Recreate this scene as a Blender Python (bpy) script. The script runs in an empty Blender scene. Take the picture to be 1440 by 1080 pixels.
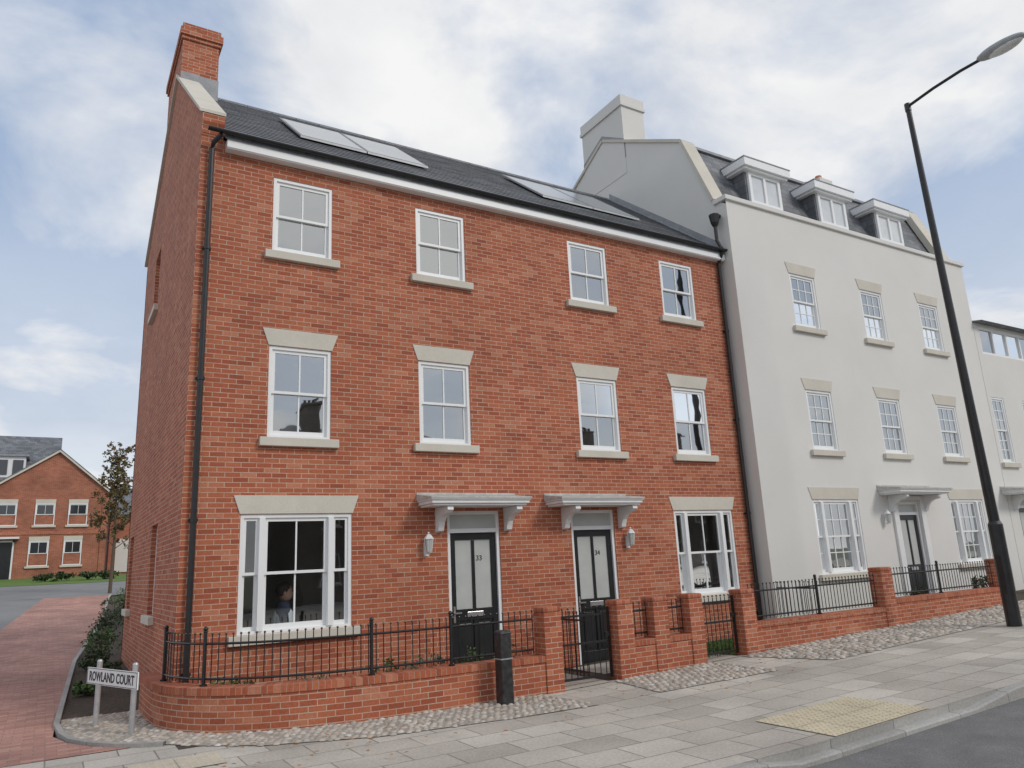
import bpy, bmesh, math, random
from mathutils import Vector, Matrix
random.seed(7)
scn=bpy.context.scene
COL=scn.collection
# ------------------------------------------------------------------ terrain
def lerp(tab,v):
    if v<=tab[0][0]: return tab[0][1]
    for (a,b),(c,d) in zip(tab,tab[1:]):
        if v<=c: return b+(d-b)*(v-a)/(c-a)
    return tab[-1][1]
def H(x,y):
    return .1+.03*min(max(0,x-4.35),25)+lerp([(1,0),(7,.18),(20,.9),(40,2.0),(60,2.6),(200,4)],y)
# ------------------------------------------------------------------ mesh builder
ORG={}
class MB:
    def __init__(s,T=None): s.v=[];s.f=[];s.uv=[];s.T=T
    def face(s,pts,uv=None):
        if s.T: pts=[s.T(*p) for p in pts]
        n=len(s.v); s.v+= [Vector(p) for p in pts]; s.f.append(list(range(n,n+len(pts)))); s.uv.append(uv)
    def box(s,x0,x1,y0,y1,z0,z1,skip=''):
        P=lambda x,y,z:(x,y,z)
        F={'b':[P(x0,y0,z0),P(x0,y1,z0),P(x1,y1,z0),P(x1,y0,z0)],'t':[P(x0,y0,z1),P(x1,y0,z1),P(x1,y1,z1),P(x0,y1,z1)],
           'f':[P(x0,y0,z0),P(x1,y0,z0),P(x1,y0,z1),P(x0,y0,z1)],'k':[P(x1,y1,z0),P(x0,y1,z0),P(x0,y1,z1),P(x1,y1,z1)],
           'l':[P(x0,y1,z0),P(x0,y0,z0),P(x0,y0,z1),P(x0,y1,z1)],'r':[P(x1,y0,z0),P(x1,y1,z0),P(x1,y1,z1),P(x1,y0,z1)]}
        for k,q in F.items():
            if k not in skip: s.face(q)
    def prism(s,prof,ax,a0,a1):
        def P(p,a):
            q=list(p); q.insert(ax,a); return tuple(q)
        s.face([P(p,a0) for p in prof]); s.face([P(p,a1) for p in reversed(prof)])
        n=len(prof)
        for i in range(n):
            s.face([P(prof[i],a0),P(prof[(i+1)%n],a0),P(prof[(i+1)%n],a1),P(prof[i],a1)])
    def tube(s,pts,rs,n=10,cap=True):
        pts=[Vector(p) for p in pts]
        if not hasattr(rs,'__len__'): rs=[rs]*len(pts)
        rings=[]
        for i,p in enumerate(pts):
            d=(pts[min(i+1,len(pts)-1)]-pts[max(i-1,0)]).normalized()
            a=d.cross(Vector((0,0,1)) if abs(d.z)<.9 else Vector((1,0,0))).normalized(); b=d.cross(a)
            rings.append([p+(a*math.cos(2*math.pi*k/n)+b*math.sin(2*math.pi*k/n))*rs[i] for k in range(n)])
        for r0,r1 in zip(rings,rings[1:]):
            for k in range(n): s.face([r0[k],r0[(k+1)%n],r1[(k+1)%n],r1[k]])
        if cap: s.face(rings[0]); s.face(rings[-1][::-1])
    def ball(s,c,r,n=8,m=5,sx=1,sy=1,sz=1):
        c=Vector(c)
        def P(i,j):
            a=math.pi*i/m; b=2*math.pi*j/n
            return c+Vector((r*sx*math.sin(a)*math.cos(b),r*sy*math.sin(a)*math.sin(b),r*sz*math.cos(a)))
        for i in range(m):
            for j in range(n):
                q=[P(i,j),P(i+1,j),P(i+1,j+1),P(i,j+1)]
                if i==0: q=[P(0,0),P(1,j),P(1,j+1)]
                if i==m-1: q=[P(i,j),P(m,0),P(i,j+1)]
                s.face(q)
    def build(s,name,mat,parent=None,smooth=False,weld=True,bevel=0):
        o0=ORG.get(parent.name,Vector((0,0,0))) if parent else Vector((0,0,0))
        me=bpy.data.meshes.new(name)
        me.from_pydata([tuple(v-o0) for v in s.v],[],s.f)
        ul=me.uv_layers.new(name='UVMap')
        li=0
        for f,uv in zip(s.f,s.uv):
            if uv is None:
                P=[s.v[i] for i in f]
                n=Vector((0,0,0))
                for i in range(len(P)): n+=P[i].cross(P[(i+1)%len(P)])
                if n.length<1e-12: n=Vector((0,0,1))
                n.normalize()
                if abs(n.z)>.95: uv=[(p.x,p.y) for p in P]
                else:
                    t=Vector((0,0,1)).cross(n).normalized()
                    if abs(t.x)>=abs(t.y): 
                        if t.x<0: t=-t
                    elif t.y<0: t=-t
                    w=n.cross(t)
                    if w.z<0: w=-w
                    uv=[(p.dot(t),p.dot(w)) for p in P]
            for q in uv:
                ul.data[li].uv=q; li+=1
        bm=bmesh.new(); bm.from_mesh(me)
        if weld: bmesh.ops.remove_doubles(bm,verts=bm.verts,dist=.0004)
        bmesh.ops.recalc_face_normals(bm,faces=bm.faces)
        for f in bm.faces: f.smooth=smooth
        bm.to_mesh(me); bm.free()
        if mat: me.materials.append(mat)
        o=bpy.data.objects.new(name,me); COL.objects.link(o)
        if bevel:
            md=o.modifiers.new('bevel','BEVEL'); md.width=bevel; md.segments=2; md.limit_method='ANGLE'
        if parent: o.parent=parent; ORG[o.name]=o0.copy()
        return o
def thing(name,label,cat,loc,group=None):
    o=bpy.data.objects.new(name,None); COL.objects.link(o); o.location=loc; o.empty_display_size=.2
    ORG[o.name]=Vector(loc); tag(o,label,cat,group); return o
def tag(o,label,cat,group=None,kind=None):
    if label: o['label']=label
    if cat: o['category']=cat
    if group: o['group']=group
    if kind: o['kind']=kind
    return o
def struct(o): o['kind']='structure'; return o
# ------------------------------------------------------------------ materials
def newmat(name):
    m=bpy.data.materials.new(name); m.use_nodes=True; nt=m.node_tree
    b=nt.nodes['Principled BSDF']; return m,nt,b
def N(nt,t,**k):
    n=nt.nodes.new(t)
    for a,v in k.items():
        if a.startswith('_'): n.inputs[a[1:].replace('_',' ')].default_value=v
        else: setattr(n,a,v)
    return n
def ramp(nt,stops):
    r=nt.nodes.new('ShaderNodeValToRGB'); e=r.color_ramp.elements
    e[0].position,e[0].color=stops[0][0],(*stops[0][1],1); e[1].position,e[1].color=stops[-1][0],(*stops[-1][1],1)
    for p,c in stops[1:-1]:
        q=e.new(p); q.color=(*c,1)
    return r
def mixc(nt,fac,a,b,mode='MIX'):
    m=nt.nodes.new('ShaderNodeMix'); m.data_type='RGBA'; m.blend_type=mode
    for i,v in ((0,fac),(6,a),(7,b)):
        if isinstance(v,bpy.types.NodeSocket): nt.links.new(v,m.inputs[i])
        elif i==0: m.inputs[0].default_value=v
        else: m.inputs[i].default_value=(*v,1)
    return m.outputs[2]
def brickmat(name,stops,mortar,w,h,ms,rough=.85,bump=.4,offset=.5,noise=.25,fine=.16):
    m,nt,b=newmat(name); L=nt.links
    uv=N(nt,'ShaderNodeUVMap')
    br=N(nt,'ShaderNodeTexBrick'); br.offset=offset
    for k,v in (('Color1',(0,0,0,1)),('Color2',(1,1,1,1)),('Mortar',(.5,.5,.5,1)),('Scale',1),('Mortar Size',ms),('Mortar Smooth',.2),('Bias',0),('Brick Width',w),('Row Height',h)):
        br.inputs[k].default_value=v
    L.new(uv.outputs[0],br.inputs['Vector'])
    r=ramp(nt,stops); L.new(br.outputs['Color'],r.inputs[0])
    geo=N(nt,'ShaderNodeNewGeometry')
    n1=N(nt,'ShaderNodeTexNoise',_Scale=.9,_Detail=5.); L.new(geo.outputs['Position'],n1.inputs['Vector'])
    n2=N(nt,'ShaderNodeTexNoise',_Scale=38.,_Detail=3.); L.new(geo.outputs['Position'],n2.inputs['Vector'])
    n3=N(nt,'ShaderNodeTexNoise',_Scale=5.,_Detail=4.); L.new(geo.outputs['Position'],n3.inputs['Vector'])
    r1=ramp(nt,[(.3,(1-noise,)*3),(.7,(1+noise*.4,)*3)]); L.new(n1.outputs[0],r1.inputs[0])
    r2=ramp(nt,[(.3,(1-fine,)*3),(.7,(1+fine*.6,)*3)]); L.new(n2.outputs[0],r2.inputs[0])
    rm=ramp(nt,[(.35,(.6,)*3),(.62,(1,)*3)]); L.new(n3.outputs[0],rm.inputs[0])
    mf=N(nt,'ShaderNodeMath',operation='MULTIPLY'); L.new(br.outputs['Fac'],mf.inputs[0]); L.new(rm.outputs[0],mf.inputs[1])
    c=mixc(nt,1.,r.outputs[0],r2.outputs[0],'MULTIPLY')
    c=mixc(nt,mf.outputs[0],c,mortar)
    c=mixc(nt,1.,c,r1.outputs[0],'MULTIPLY')
    L.new(c,b.inputs['Base Color']); b.inputs['Roughness'].default_value=rough
    inv=N(nt,'ShaderNodeMath',operation='MULTIPLY_ADD'); inv.inputs[1].default_value=-1; inv.inputs[2].default_value=1
    L.new(br.outputs['Fac'],inv.inputs[0])
    ad=N(nt,'ShaderNodeMath',operation='MULTIPLY_ADD'); ad.inputs[1].default_value=.35
    L.new(n2.outputs[0],ad.inputs[0]); L.new(inv.outputs[0],ad.inputs[2])
    bp=N(nt,'ShaderNodeBump',_Strength=bump,_Distance=.008); L.new(ad.outputs[0],bp.inputs['Height']); L.new(bp.outputs[0],b.inputs['Normal'])
    return m
def noisemat(name,c1,c2,scale=8,rough=.7,bump=.1,scale2=None,metal=0,dist=.01,spec=None,s2=.12):
    m,nt,b=newmat(name); L=nt.links
    geo=N(nt,'ShaderNodeNewGeometry')
    n=N(nt,'ShaderNodeTexNoise',_Scale=float(scale),_Detail=6.,_Roughness=.6); L.new(geo.outputs['Position'],n.inputs['Vector'])
    r=ramp(nt,[(.32,c1),(.68,c2)]); L.new(n.outputs[0],r.inputs[0])
    c=r.outputs[0]
    if scale2:
        n2=N(nt,'ShaderNodeTexNoise',_Scale=float(scale2),_Detail=4.); L.new(geo.outputs['Position'],n2.inputs['Vector'])
        r2=ramp(nt,[(.3,(1-s2,)*3),(.7,(1+s2*.5,)*3)]); L.new(n2.outputs[0],r2.inputs[0])
        c=mixc(nt,1.,c,r2.outputs[0],'MULTIPLY')
    L.new(c,b.inputs['Base Color']); b.inputs['Roughness'].default_value=rough; b.inputs['Metallic'].default_value=metal
    if spec is not None: b.inputs['Specular IOR Level'].default_value=spec
    if bump:
        bp=N(nt,'ShaderNodeBump',_Strength=bump,_Distance=dist); L.new(n.outputs[0],bp.inputs['Height']); L.new(bp.outputs[0],b.inputs['Normal'])
    return m
M={}
RED=[(0,(.31,.078,.038)),(.15,(.37,.097,.046)),(.5,(.415,.118,.055)),(.85,(.455,.145,.07)),(1,(.50,.20,.115))]
M['brick']=brickmat('red_brick',RED,(.54,.41,.32),.19,.063,.0050,noise=.13)
M['brickcap']=brickmat('red_brick_on_edge',RED,(.38,.28,.22),.066,.6,.0045,offset=0,noise=.15)
M['brickcold']=brickmat('far_brick',[(0,(.33,.10,.055)),(1,(.44,.15,.08))],(.42,.33,.27),.2,.067,.005)
M['brickopp']=brickmat('brown_stock_brick',[(0,(.13,.11,.095)),(1,(.20,.17,.145))],(.22,.2,.18),.2,.067,.005)
M['slate']=brickmat('slate',[(0,(.11,.118,.13)),(.5,(.155,.163,.178)),(1,(.21,.218,.235))],(.045,.047,.052),.25,.17,.006,rough=.5,bump=.6)
M['slab']=brickmat('paving_slab',[(0,(.395,.362,.315)),(.5,(.475,.44,.385)),(1,(.545,.51,.45))],(.19,.17,.145),.60,.42,.008,bump=.25,noise=.22)
M['redblock']=brickmat('red_block_paving',[(0,(.36,.185,.145)),(.5,(.45,.235,.185)),(1,(.52,.29,.235))],(.24,.165,.14),.2,.1,.005,bump=.3)
M['kerbm']=brickmat('kerb_granite',[(0,(.35,.34,.32)),(1,(.44,.43,.405))],(.16,.155,.15),.9,5,.006,noise=.2,offset=0)
M['stone']=noisemat('pale_stone',(.56,.525,.45),(.63,.595,.52),2,.8,.03,45,s2=.05)
M['render']=noisemat('white_render',(.68,.67,.64),(.72,.71,.68),.8,.85,.05,60,dist=.004,s2=.03)
M['cream']=noisemat('pale_render',(.66,.65,.615),(.71,.70,.665),.9,.85,.05,60,s2=.04)
M['upvc']=noisemat('white_upvc',(.80,.81,.81),(.84,.85,.85),2,.35,0)
M['white']=noisemat('white_paint',(.74,.745,.74),(.80,.805,.80),5,.5,.02)
M['lead']=noisemat('lead_sheet',(.24,.25,.27),(.34,.35,.37),6,.5,.1,30)
M['canopytop']=noisemat('weathered_canopy_top',(.42,.42,.40),(.58,.57,.54),9,.6,.1,30)
M['black']=noisemat('black_paint',(.012,.012,.013),(.022,.022,.024),9,.35,.03)
M['bollardm']=noisemat('worn_black_paint',(.012,.012,.013),(.05,.05,.051),14,.4,.1,4,s2=.4)
M['door']=noisemat('black_door',(.014,.016,.017),(.022,.024,.025),4,.3,.02)
M['chrome']=noisemat('brushed_metal',(.55,.55,.56),(.66,.66,.67),20,.3,.02,metal=.9)
M['steel']=noisemat('galvanised_post',(.42,.43,.44),(.55,.56,.57),14,.45,.03,metal=.5)
M['lampgrey']=noisemat('lamp_housing',(.30,.32,.33),(.38,.40,.41),7,.5,.03)
M['lens']=noisemat('lamp_lens',(.62,.64,.64),(.70,.72,.72),7,.2,0)
M['asphalt']=noisemat('asphalt',(.115,.115,.115),(.21,.207,.203),70,.9,.5,3,s2=.2)
M['farasphalt']=noisemat('drive_asphalt',(.19,.19,.192),(.24,.24,.24),30,.9,.2,.7)
M['soil']=noisemat('dark_soil',(.045,.032,.022),(.11,.083,.058),22,.95,.9,3,dist=.03)
M['earth']=noisemat('rough_ground',(.12,.13,.085),(.18,.18,.13),4,.95,.4,.3)
M['grassm']=noisemat('lawn_green',(.07,.14,.025),(.13,.22,.045),30,.9,.5,2)
M['mortarbed']=noisemat('cobble_mortar',(.30,.27,.23),(.40,.36,.31),20,.95,.4,3)
M['buff']=noisemat('buff_tactile',(.50,.435,.305),(.60,.53,.385),14,.85,.15,2)
M['greytac']=noisemat('pale_tactile',(.47,.42,.33),(.55,.50,.40),14,.85,.15,2)
M['solar']=noisemat('solar_glass',(.22,.24,.26),(.27,.29,.31),1,.2,0,spec=1.0)
M['alu']=noisemat('aluminium_frame',(.40,.41,.42),(.48,.49,.5),8,.4,0,metal=.6)
M['panelframe']=noisemat('panel_frame',(.26,.27,.28),(.33,.34,.35),8,.45,0,metal=.3)
M['pot']=noisemat('terracotta',(.42,.16,.08),(.52,.22,.12),9,.8,.1)
M['room']=noisemat('room_plaster',(.38,.37,.35),(.46,.45,.43),1.5,.9,0)
M['frost']=noisemat('frosted_glass',(.46,.48,.46),(.53,.55,.53),3,.3,.02)
M['dormerpane']=noisemat('pale_reflection_pane',(.60,.62,.63),(.70,.72,.73),3,.1,0,spec=.8)  # dormer glass: whitish reflection painted in as a pale base colour, no curtain behind
M['signplate']=noisemat('sign_plate_white',(.76,.77,.77),(.82,.83,.83),6,.4,0)
M['carpaint']=noisemat('dark_car_paint',(.014,.016,.022),(.02,.022,.03),3,.15,0,spec=.8)
M['tyre']=noisemat('tyre_rubber',(.015,.015,.015),(.025,.025,.025),20,.8,.1)
M['skin']=noisemat('skin',(.42,.25,.18),(.48,.30,.22),12,.5,.02)
M['hair']=noisemat('dark_hair',(.02,.015,.012),(.05,.035,.025),60,.6,.3)
M['navy']=noisemat('navy_cloth',(.02,.03,.06),(.04,.05,.09),30,.8,.2)
M['vest']=noisemat('pale_reflective_cloth',(.70,.80,.90),(.82,.9,.96),20,.6,.1)
M['bark']=noisemat('bark',(.08,.055,.035),(.16,.12,.08),40,.9,.6)
def leafmat(name,a,b,c):
    m,nt,bs=newmat(name); L=nt.links
    geo=N(nt,'ShaderNodeNewGeometry')
    r=ramp(nt,[(0,a),(.5,b),(1,c)]); L.new(geo.outputs['Random Per Island'],r.inputs[0])
    L.new(r.outputs[0],bs.inputs['Base Color']); bs.inputs['Roughness'].default_value=.6
    return m
M['leafdark']=leafmat('dark_leaf',(.018,.035,.010),(.035,.065,.02),(.06,.10,.03))
M['leafgreen']=leafmat('green_leaf',(.04,.08,.02),(.07,.13,.035),(.12,.19,.05))
M['leafred']=leafmat('autumn_leaf',(.20,.095,.035),(.16,.12,.045),(.10,.125,.04))
M['leafgrey']=leafmat('grey_green_leaf',(.07,.10,.06),(.12,.15,.09),(.17,.19,.13))
M['fallen']=leafmat('fallen_leaf',(.30,.12,.04),(.40,.20,.06),(.22,.10,.04))
m,nt,b=newmat('cobble_stone'); geo=N(nt,'ShaderNodeNewGeometry')
r=ramp(nt,[(0,(.28,.25,.215)),(.35,(.40,.365,.32)),(.6,(.50,.455,.395)),(.85,(.40,.335,.27)),(1,(.58,.55,.505))]); nt.links.new(geo.outputs['Random Per Island'],r.inputs[0])
nt.links.new(r.outputs[0],b.inputs['Base Color']); b.inputs['Roughness'].default_value=.75; M['cobble']=m
def glassmat(name,refl,tint,bump=.12):
    m=bpy.data.materials.new(name); m.use_nodes=True; nt=m.node_tree; nt.nodes.clear(); L=nt.links
    out=N(nt,'ShaderNodeOutputMaterial'); tr=N(nt,'ShaderNodeBsdfTransparent'); tr.inputs[0].default_value=(*tint,1)
    gl=N(nt,'ShaderNodeBsdfGlossy'); gl.inputs['Roughness'].default_value=.015; gl.inputs[0].default_value=(.95,.97,.97,1)
    geo=N(nt,'ShaderNodeNewGeometry'); n=N(nt,'ShaderNodeTexNoise',_Scale=2.3,_Detail=1.); L.new(geo.outputs['Position'],n.inputs['Vector'])
    bp=N(nt,'ShaderNodeBump',_Strength=bump,_Distance=.02); L.new(n.outputs[0],bp.inputs['Height']); L.new(bp.outputs[0],gl.inputs['Normal'])
    fr=N(nt,'ShaderNodeFresnel',_IOR=1.5); ma=N(nt,'ShaderNodeMath',operation='MULTIPLY_ADD'); ma.inputs[1].default_value=1.2; ma.inputs[2].default_value=refl
    L.new(fr.outputs[0],ma.inputs[0]); ma.use_clamp=True
    mx=N(nt,'ShaderNodeMixShader'); L.new(ma.outputs[0],mx.inputs[0]); L.new(tr.outputs[0],mx.inputs[1]); L.new(gl.outputs[0],mx.inputs[2]); L.new(mx.outputs[0],out.inputs[0])
    return m
M['glass']=glassmat('window_glass',.42,(.8,.83,.82))
M['glasslow']=glassmat('ground_floor_glass',.10,(.88,.9,.9),.08)
m,nt,b=newmat('dark_glass'); b.inputs['Base Color'].default_value=(.03,.035,.04,1); b.inputs['Roughness'].default_value=.05; b.inputs['Specular IOR Level'].default_value=1.
M['darkglass']=m
# ------------------------------------------------------------------ building helpers
def front(plane): return lambda u,d,z:(u,plane+d,z)
def side(plane): return lambda u,d,z:(plane+d,u,z)
def wall_cells(mb,u0,u1,z0,z1,ops,depth=.11):
    us=sorted({u0,u1}|{o[0] for o in ops}|{o[1] for o in ops}); zs=sorted({z0,z1}|{o[2] for o in ops}|{o[3] for o in ops})
    for a,b in zip(us,us[1:]):
        for c,d in zip(zs,zs[1:]):
            mu,mz=(a+b)/2,(c+d)/2
            if any(o[0]<mu<o[1] and o[2]<mz<o[3] for o in ops): continue
            mb.face([(a,0,c),(b,0,c),(b,0,d),(a,0,d)])
    for a,b,c,d in ops:
        mb.face([(a,0,c),(a,depth,c),(a,depth,d),(a,0,d)]); mb.face([(b,0,c),(b,depth,c),(b,depth,d),(b,0,d)])
        mb.face([(a,0,c),(b,0,c),(b,depth,c),(a,depth,c)]); mb.face([(a,0,d),(b,0,d),(b,depth,d),(a,depth,d)])
def sash(fr,gl,u0,u1,z0,z1,nx,nz,r=.045,off=0):
    zm=(z0+z1)/2
    for k,(a,b,dd) in enumerate(((zm-.018,z1,.035+off),(z0,zm+.018,.062+off))):
        y0,y1=dd,dd+.03
        fr.box(u0,u0+r,y0,y1,a,b); fr.box(u1-r,u1,y0,y1,a,b)
        lo=r*1.5 if k==1 else .036
        hi=.036 if k==1 else r
        fr.box(u0+r,u1-r,y0,y1,a,a+lo); fr.box(u0+r,u1-r,y0,y1,b-hi,b)
        for i in range(1,nx):
            uc=u0+r+(u1-u0-2*r)*i/nx; fr.box(uc-.010,uc+.010,y0+.003,y1-.003,a+lo,b-hi)
        for i in range(1,nz):
            zc=a+lo+(b-hi-a-lo)*i/nz; fr.box(u0+r,u1-r,y0+.006,y1-.006,zc-.009,zc+.009)
        gl.append((u0+r,u1-r,dd+.015,a+lo,b-hi))
def window(root,T,u0,u1,z0,z1,nx=2,nz=1,lintel=True,tri=False,glass='glass',sill=True,name='window',off=0,flare=.09):
    fr=MB(T); gl=[]; g=.045
    d0=.012+off; d1=.115+off
    fr.box(u0,u0+g,d0,d1,z0,z1); fr.box(u1-g,u1,d0,d1,z0,z1); fr.box(u0+g,u1-g,d0,d1,z0,z0+.035); fr.box(u0+g,u1-g,d0,d1,z1-g,z1)
    if tri:
        w=u1-u0; a=u0+w*.185; b=u1-w*.2
        for c in (a,b):
            fr.box(c-.035,c+.035,d0-.03,d1,z0+.035,z1-g)
        sash(fr,gl,u0+g,a-.035,z0+.035,z1-g,1,nz,.035,off); sash(fr,gl,b+.035,u1-g,z0+.035,z1-g,1,nz,.035,off)
        sash(fr,gl,a+.035,b-.035,z0+.035,z1-g,nx,nz,.045,off)
    else: sash(fr,gl,u0+g,u1-g,z0+.035,z1-g,nx,nz,.045,off)
    w=fr.build(name,M['upvc'],root)
    for q in gl:
        p=MB(T); p.face([(q[0],q[2],q[3]),(q[1],q[2],q[3]),(q[1],q[2],q[4]),(q[0],q[2],q[4])]); p.build('pane',M[glass],w)
    if sill:
        s=MB(T); s.box(u0-.1,u1+.1,-.07,.02,z0-.115,z0-.002)
        s.build('sill',M['stone'],w,bevel=.006)
    if lintel:
        s=MB(T); zt=z1+.235
        P=[(u0-.01,z1+.005),(u1+.01,z1+.005),(u1+flare,zt),(u0-flare,zt)]
        f=[(p[0],-.012,p[1]) for p in P]; k=[(p[0],.02,p[1]) for p in P]
        s.face(f); s.face(k[::-1])
        for i in range(4): s.face([f[i],f[(i+1)%4],k[(i+1)%4],k[i]])
        s.build('lintel',M['stone'],w)
    return w
def text_mesh(s,size,mat,parent,org,ex,ez,name,extr=.002,width=None,height=None,bold=.012):
    cu=bpy.data.curves.new('txt','FONT'); cu.body=s; cu.size=size; cu.extrude=extr; cu.align_x='CENTER'; cu.align_y='CENTER'; cu.offset=size*bold
    to=bpy.data.objects.new('txt',cu); COL.objects.link(to)
    dg=bpy.context.evaluated_depsgraph_get(); dg.update()
    me=bpy.data.meshes.new_from_object(to.evaluated_get(dg)); bpy.data.objects.remove(to)
    o0=ORG.get(parent.name,Vector((0,0,0)))
    xs=[v.co.x for v in me.vertices]; ys=[v.co.y for v in me.vertices]
    kx=width/(max(xs)-min(xs)) if width else 1; ky=height/(max(ys)-min(ys)) if height else 1
    xm=(max(xs)+min(xs))/2; ym=(max(ys)+min(ys))/2
    ex=Vector(ex).normalized(); ez=Vector(ez).normalized(); en=ex.cross(ez)
    for v in me.vertices: v.co=Vector(org)+ex*((v.co.x-xm)*kx)+ez*((v.co.y-ym)*ky)+en*v.co.z-o0
    me.materials.clear(); me.materials.append(mat)
    o=bpy.data.objects.new(name,me); COL.objects.link(o); o.parent=parent; ORG[o.name]=o0.copy()
    return o
def front_door(root,T,u0,u1,z0,zleaf,ztop,number=None,surround=False):
    g=.05
    fr=MB(T); fr.box(u0,u0+g,.02,.12,z0,ztop); fr.box(u1-g,u1,.02,.12,z0,ztop); fr.box(u0+g,u1-g,.02,.12,ztop-g,ztop); fr.box(u0+g,u1-g,.02,.12,zleaf,zleaf+.06)
    dfr=fr.build('door_frame',M['upvc'],root)
    p=MB(T); p.face([(u0+g,.06,zleaf+.06),(u1-g,.06,zleaf+.06),(u1-g,.06,ztop-g),(u0+g,.06,ztop-g)]); p.build('fanlight',M['frost'],dfr)
    if surround:
        s=MB(T)
        for a in (u0-.17,u1+.01): s.box(a,a+.16,-.05,-.001,z0-.1,ztop+.04); s.box(a-.015,a+.175,-.065,-.001,z0-.1,z0+.12)
        s.box(u0-.17,u1+.17,-.06,-.001,ztop+.04,ztop+.12); s.build('door_surround',M['white'],root)
    a,b=u0+g+.004,u1-g-.004; w=b-a; um=(a+b)/2
    lf=MB(T); y0,y1=.05,.09; st=.085; cw=.022; zg0=z0+(zleaf-z0)*.48; zp0=z0+.2; zp1=zg0-.16; zt=zleaf-.1
    lf.box(a,a+st,y0,y1,z0,zleaf-.004); lf.box(b-st,b,y0,y1,z0,zleaf-.004)
    lf.box(um-cw,um+cw,y0,y1,z0+.2,zt)
    lf.box(a+st,b-st,y0,y1,z0,zp0); lf.box(a+st,b-st,y0,y1,zt,zleaf-.004)
    lf.box(a+st,um-cw,y0,y1,zp1,zg0); lf.box(um+cw,b-st,y0,y1,zp1,zg0)
    for c,d in ((a+st,um-cw),(um+cw,b-st)):
        lf.box(c,d,y0+.018,y1,zp0,zp1); lf.box(c+.035,d-.035,y0+.006,y0+.018,zp0+.045,zp1-.045)
    door=lf.build('door',M['door'],root,bevel=.004)
    for c,d in ((a+st,um-cw),(um+cw,b-st)):
        q=MB(T); q.box(c,d,y0+.02,y0+.03,zg0,zt); q.build('glass_panel',M['frost'],door)
    lb=MB(T); lb.box(um-.13,um+.13,y0-.014,y0-.001,zp1+.045,zp1+.115); lb.build('letterbox',M['chrome'],door,bevel=.004)
    hd=MB(T); hd.box(a+.03,a+.06,y0-.012,y0-.001,zp1-.02,zp1+.2); hd.box(a+.03,a+.14,y0-.05,y0-.035,zp1+.1,zp1+.12); hd.box(a+.035,a+.055,y0-.036,y0-.012,zp1+.1,zp1+.12); hd.build('handle',M['chrome'],door)
    if number:
        o=T(um+.10,y0+.014,zleaf-.36)
        text_mesh(number,.105,M['black'],door,o,(1,0,0),(0,0,1),'number',bold=-.008)
    th=MB(T); th.box(u0-.03,u1+.03,-.14,.12,z0-.16,z0-.003); th.build('doorstep',M['stone'],root)
    return door
def canopy(root,T,u0,u1,z,dep=.5,b0=None,b1=None):
    c=MB(T); c.box(u0,u1,-dep,.0,z,z+.03); c.box(u0+.02,u1-.02,-dep+.02,0,z-.045,z); c.box(u0+.05,u1-.05,-dep+.05,0,z-.075,z-.045)
    cc=c.build('canopy',M['white'],root,bevel=.006)
    l=MB(T); l.face([(u0-.01,-dep-.012,z+.045),(u1+.01,-dep-.012,z+.045),(u1+.01,0,z+.11),(u0-.01,0,z+.11)])
    l.face([(u0-.01,-dep-.012,z+.022),(u1+.01,-dep-.012,z+.022),(u1+.01,-dep-.012,z+.045),(u0-.01,-dep-.012,z+.045)])
    for u in (u0-.01,u1+.01): l.face([(u,-dep-.012,z+.022),(u,-dep-.012,z+.045),(u,0,z+.11),(u,0,z+.022)])
    l.box(u0-.01,u1+.01,-.012,.0,z+.11,z+.14)
    l.build('canopy_cover',M['canopytop'],cc)
    for u in (b0,b1):
        prof=[(0,z-.08),(-.40,z-.08),(-.41,z-.13),(-.36,z-.17),(-.27,z-.18),(-.19,z-.22),(-.13,z-.28),(-.10,z-.35),(-.085,z-.40),(-.03,z-.42),(0,z-.42)]
        b=MB(T)
        f=[(u-.045,p[0],p[1]) for p in prof]; k=[(u+.045,p[0],p[1]) for p in prof]
        b.face(f); b.face(k[::-1])
        for i in range(len(prof)): j=(i+1)%len(prof); b.face([f[i],f[j],k[j],k[i]])
        b.build('bracket',M['white'],root)
def lantern(root,x,y,z):
    b=MB(); b.box(x-.035,x+.035,y-.012,y+.0,z-.13,z+.06); b.tube([(x,y-.01,z-.08),(x,y-.07,z-.10),(x,y-.10,z-.06)],.009,6)
    c=(x,y-.10)
    b.tube([(c[0],c[1],z-.09),(c[0],c[1],z-.07)],[.03,.045],6); b.tube([(c[0],c[1],z+.10),(c[0],c[1],z+.16),(c[0],c[1],z+.17)],[.075,.03,.012],6); b.ball((c[0],c[1],z+.185),.015)
    for k in range(6):
        a=math.pi*k/3; b.tube([(c[0]+.045*math.cos(a),c[1]+.045*math.sin(a),z-.07),(c[0]+.068*math.cos(a),c[1]+.068*math.sin(a),z+.10)],.004,4)
    l=b.build('lantern',M['white'],root)
    g=MB(); g.tube([(c[0],c[1],z-.07),(c[0],c[1],z+.1)],[.04,.062],6); g.build('lantern_glass',M['frost'],l)
def room(mb,x0,x1,y0,y1,z0,z1): mb.box(x0,x1,y0,y1,z0,z1,skip='f')
def pipe(root,x,y,z0,z1,r=.034,name='downpipe'):
    b=MB(); b.tube([(x,y,z0),(x,y,z1)],r,10)
    z=z0+.5
    while z<z1: b.tube([(x,y,z),(x,y,z+.05)],r+.009,10); b.box(x-.055,x+.055,y+r*.5,y+r+.025,z+.01,z+.04); z+=1.75
    return b.build(name,M['black'],root,smooth=False)
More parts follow.
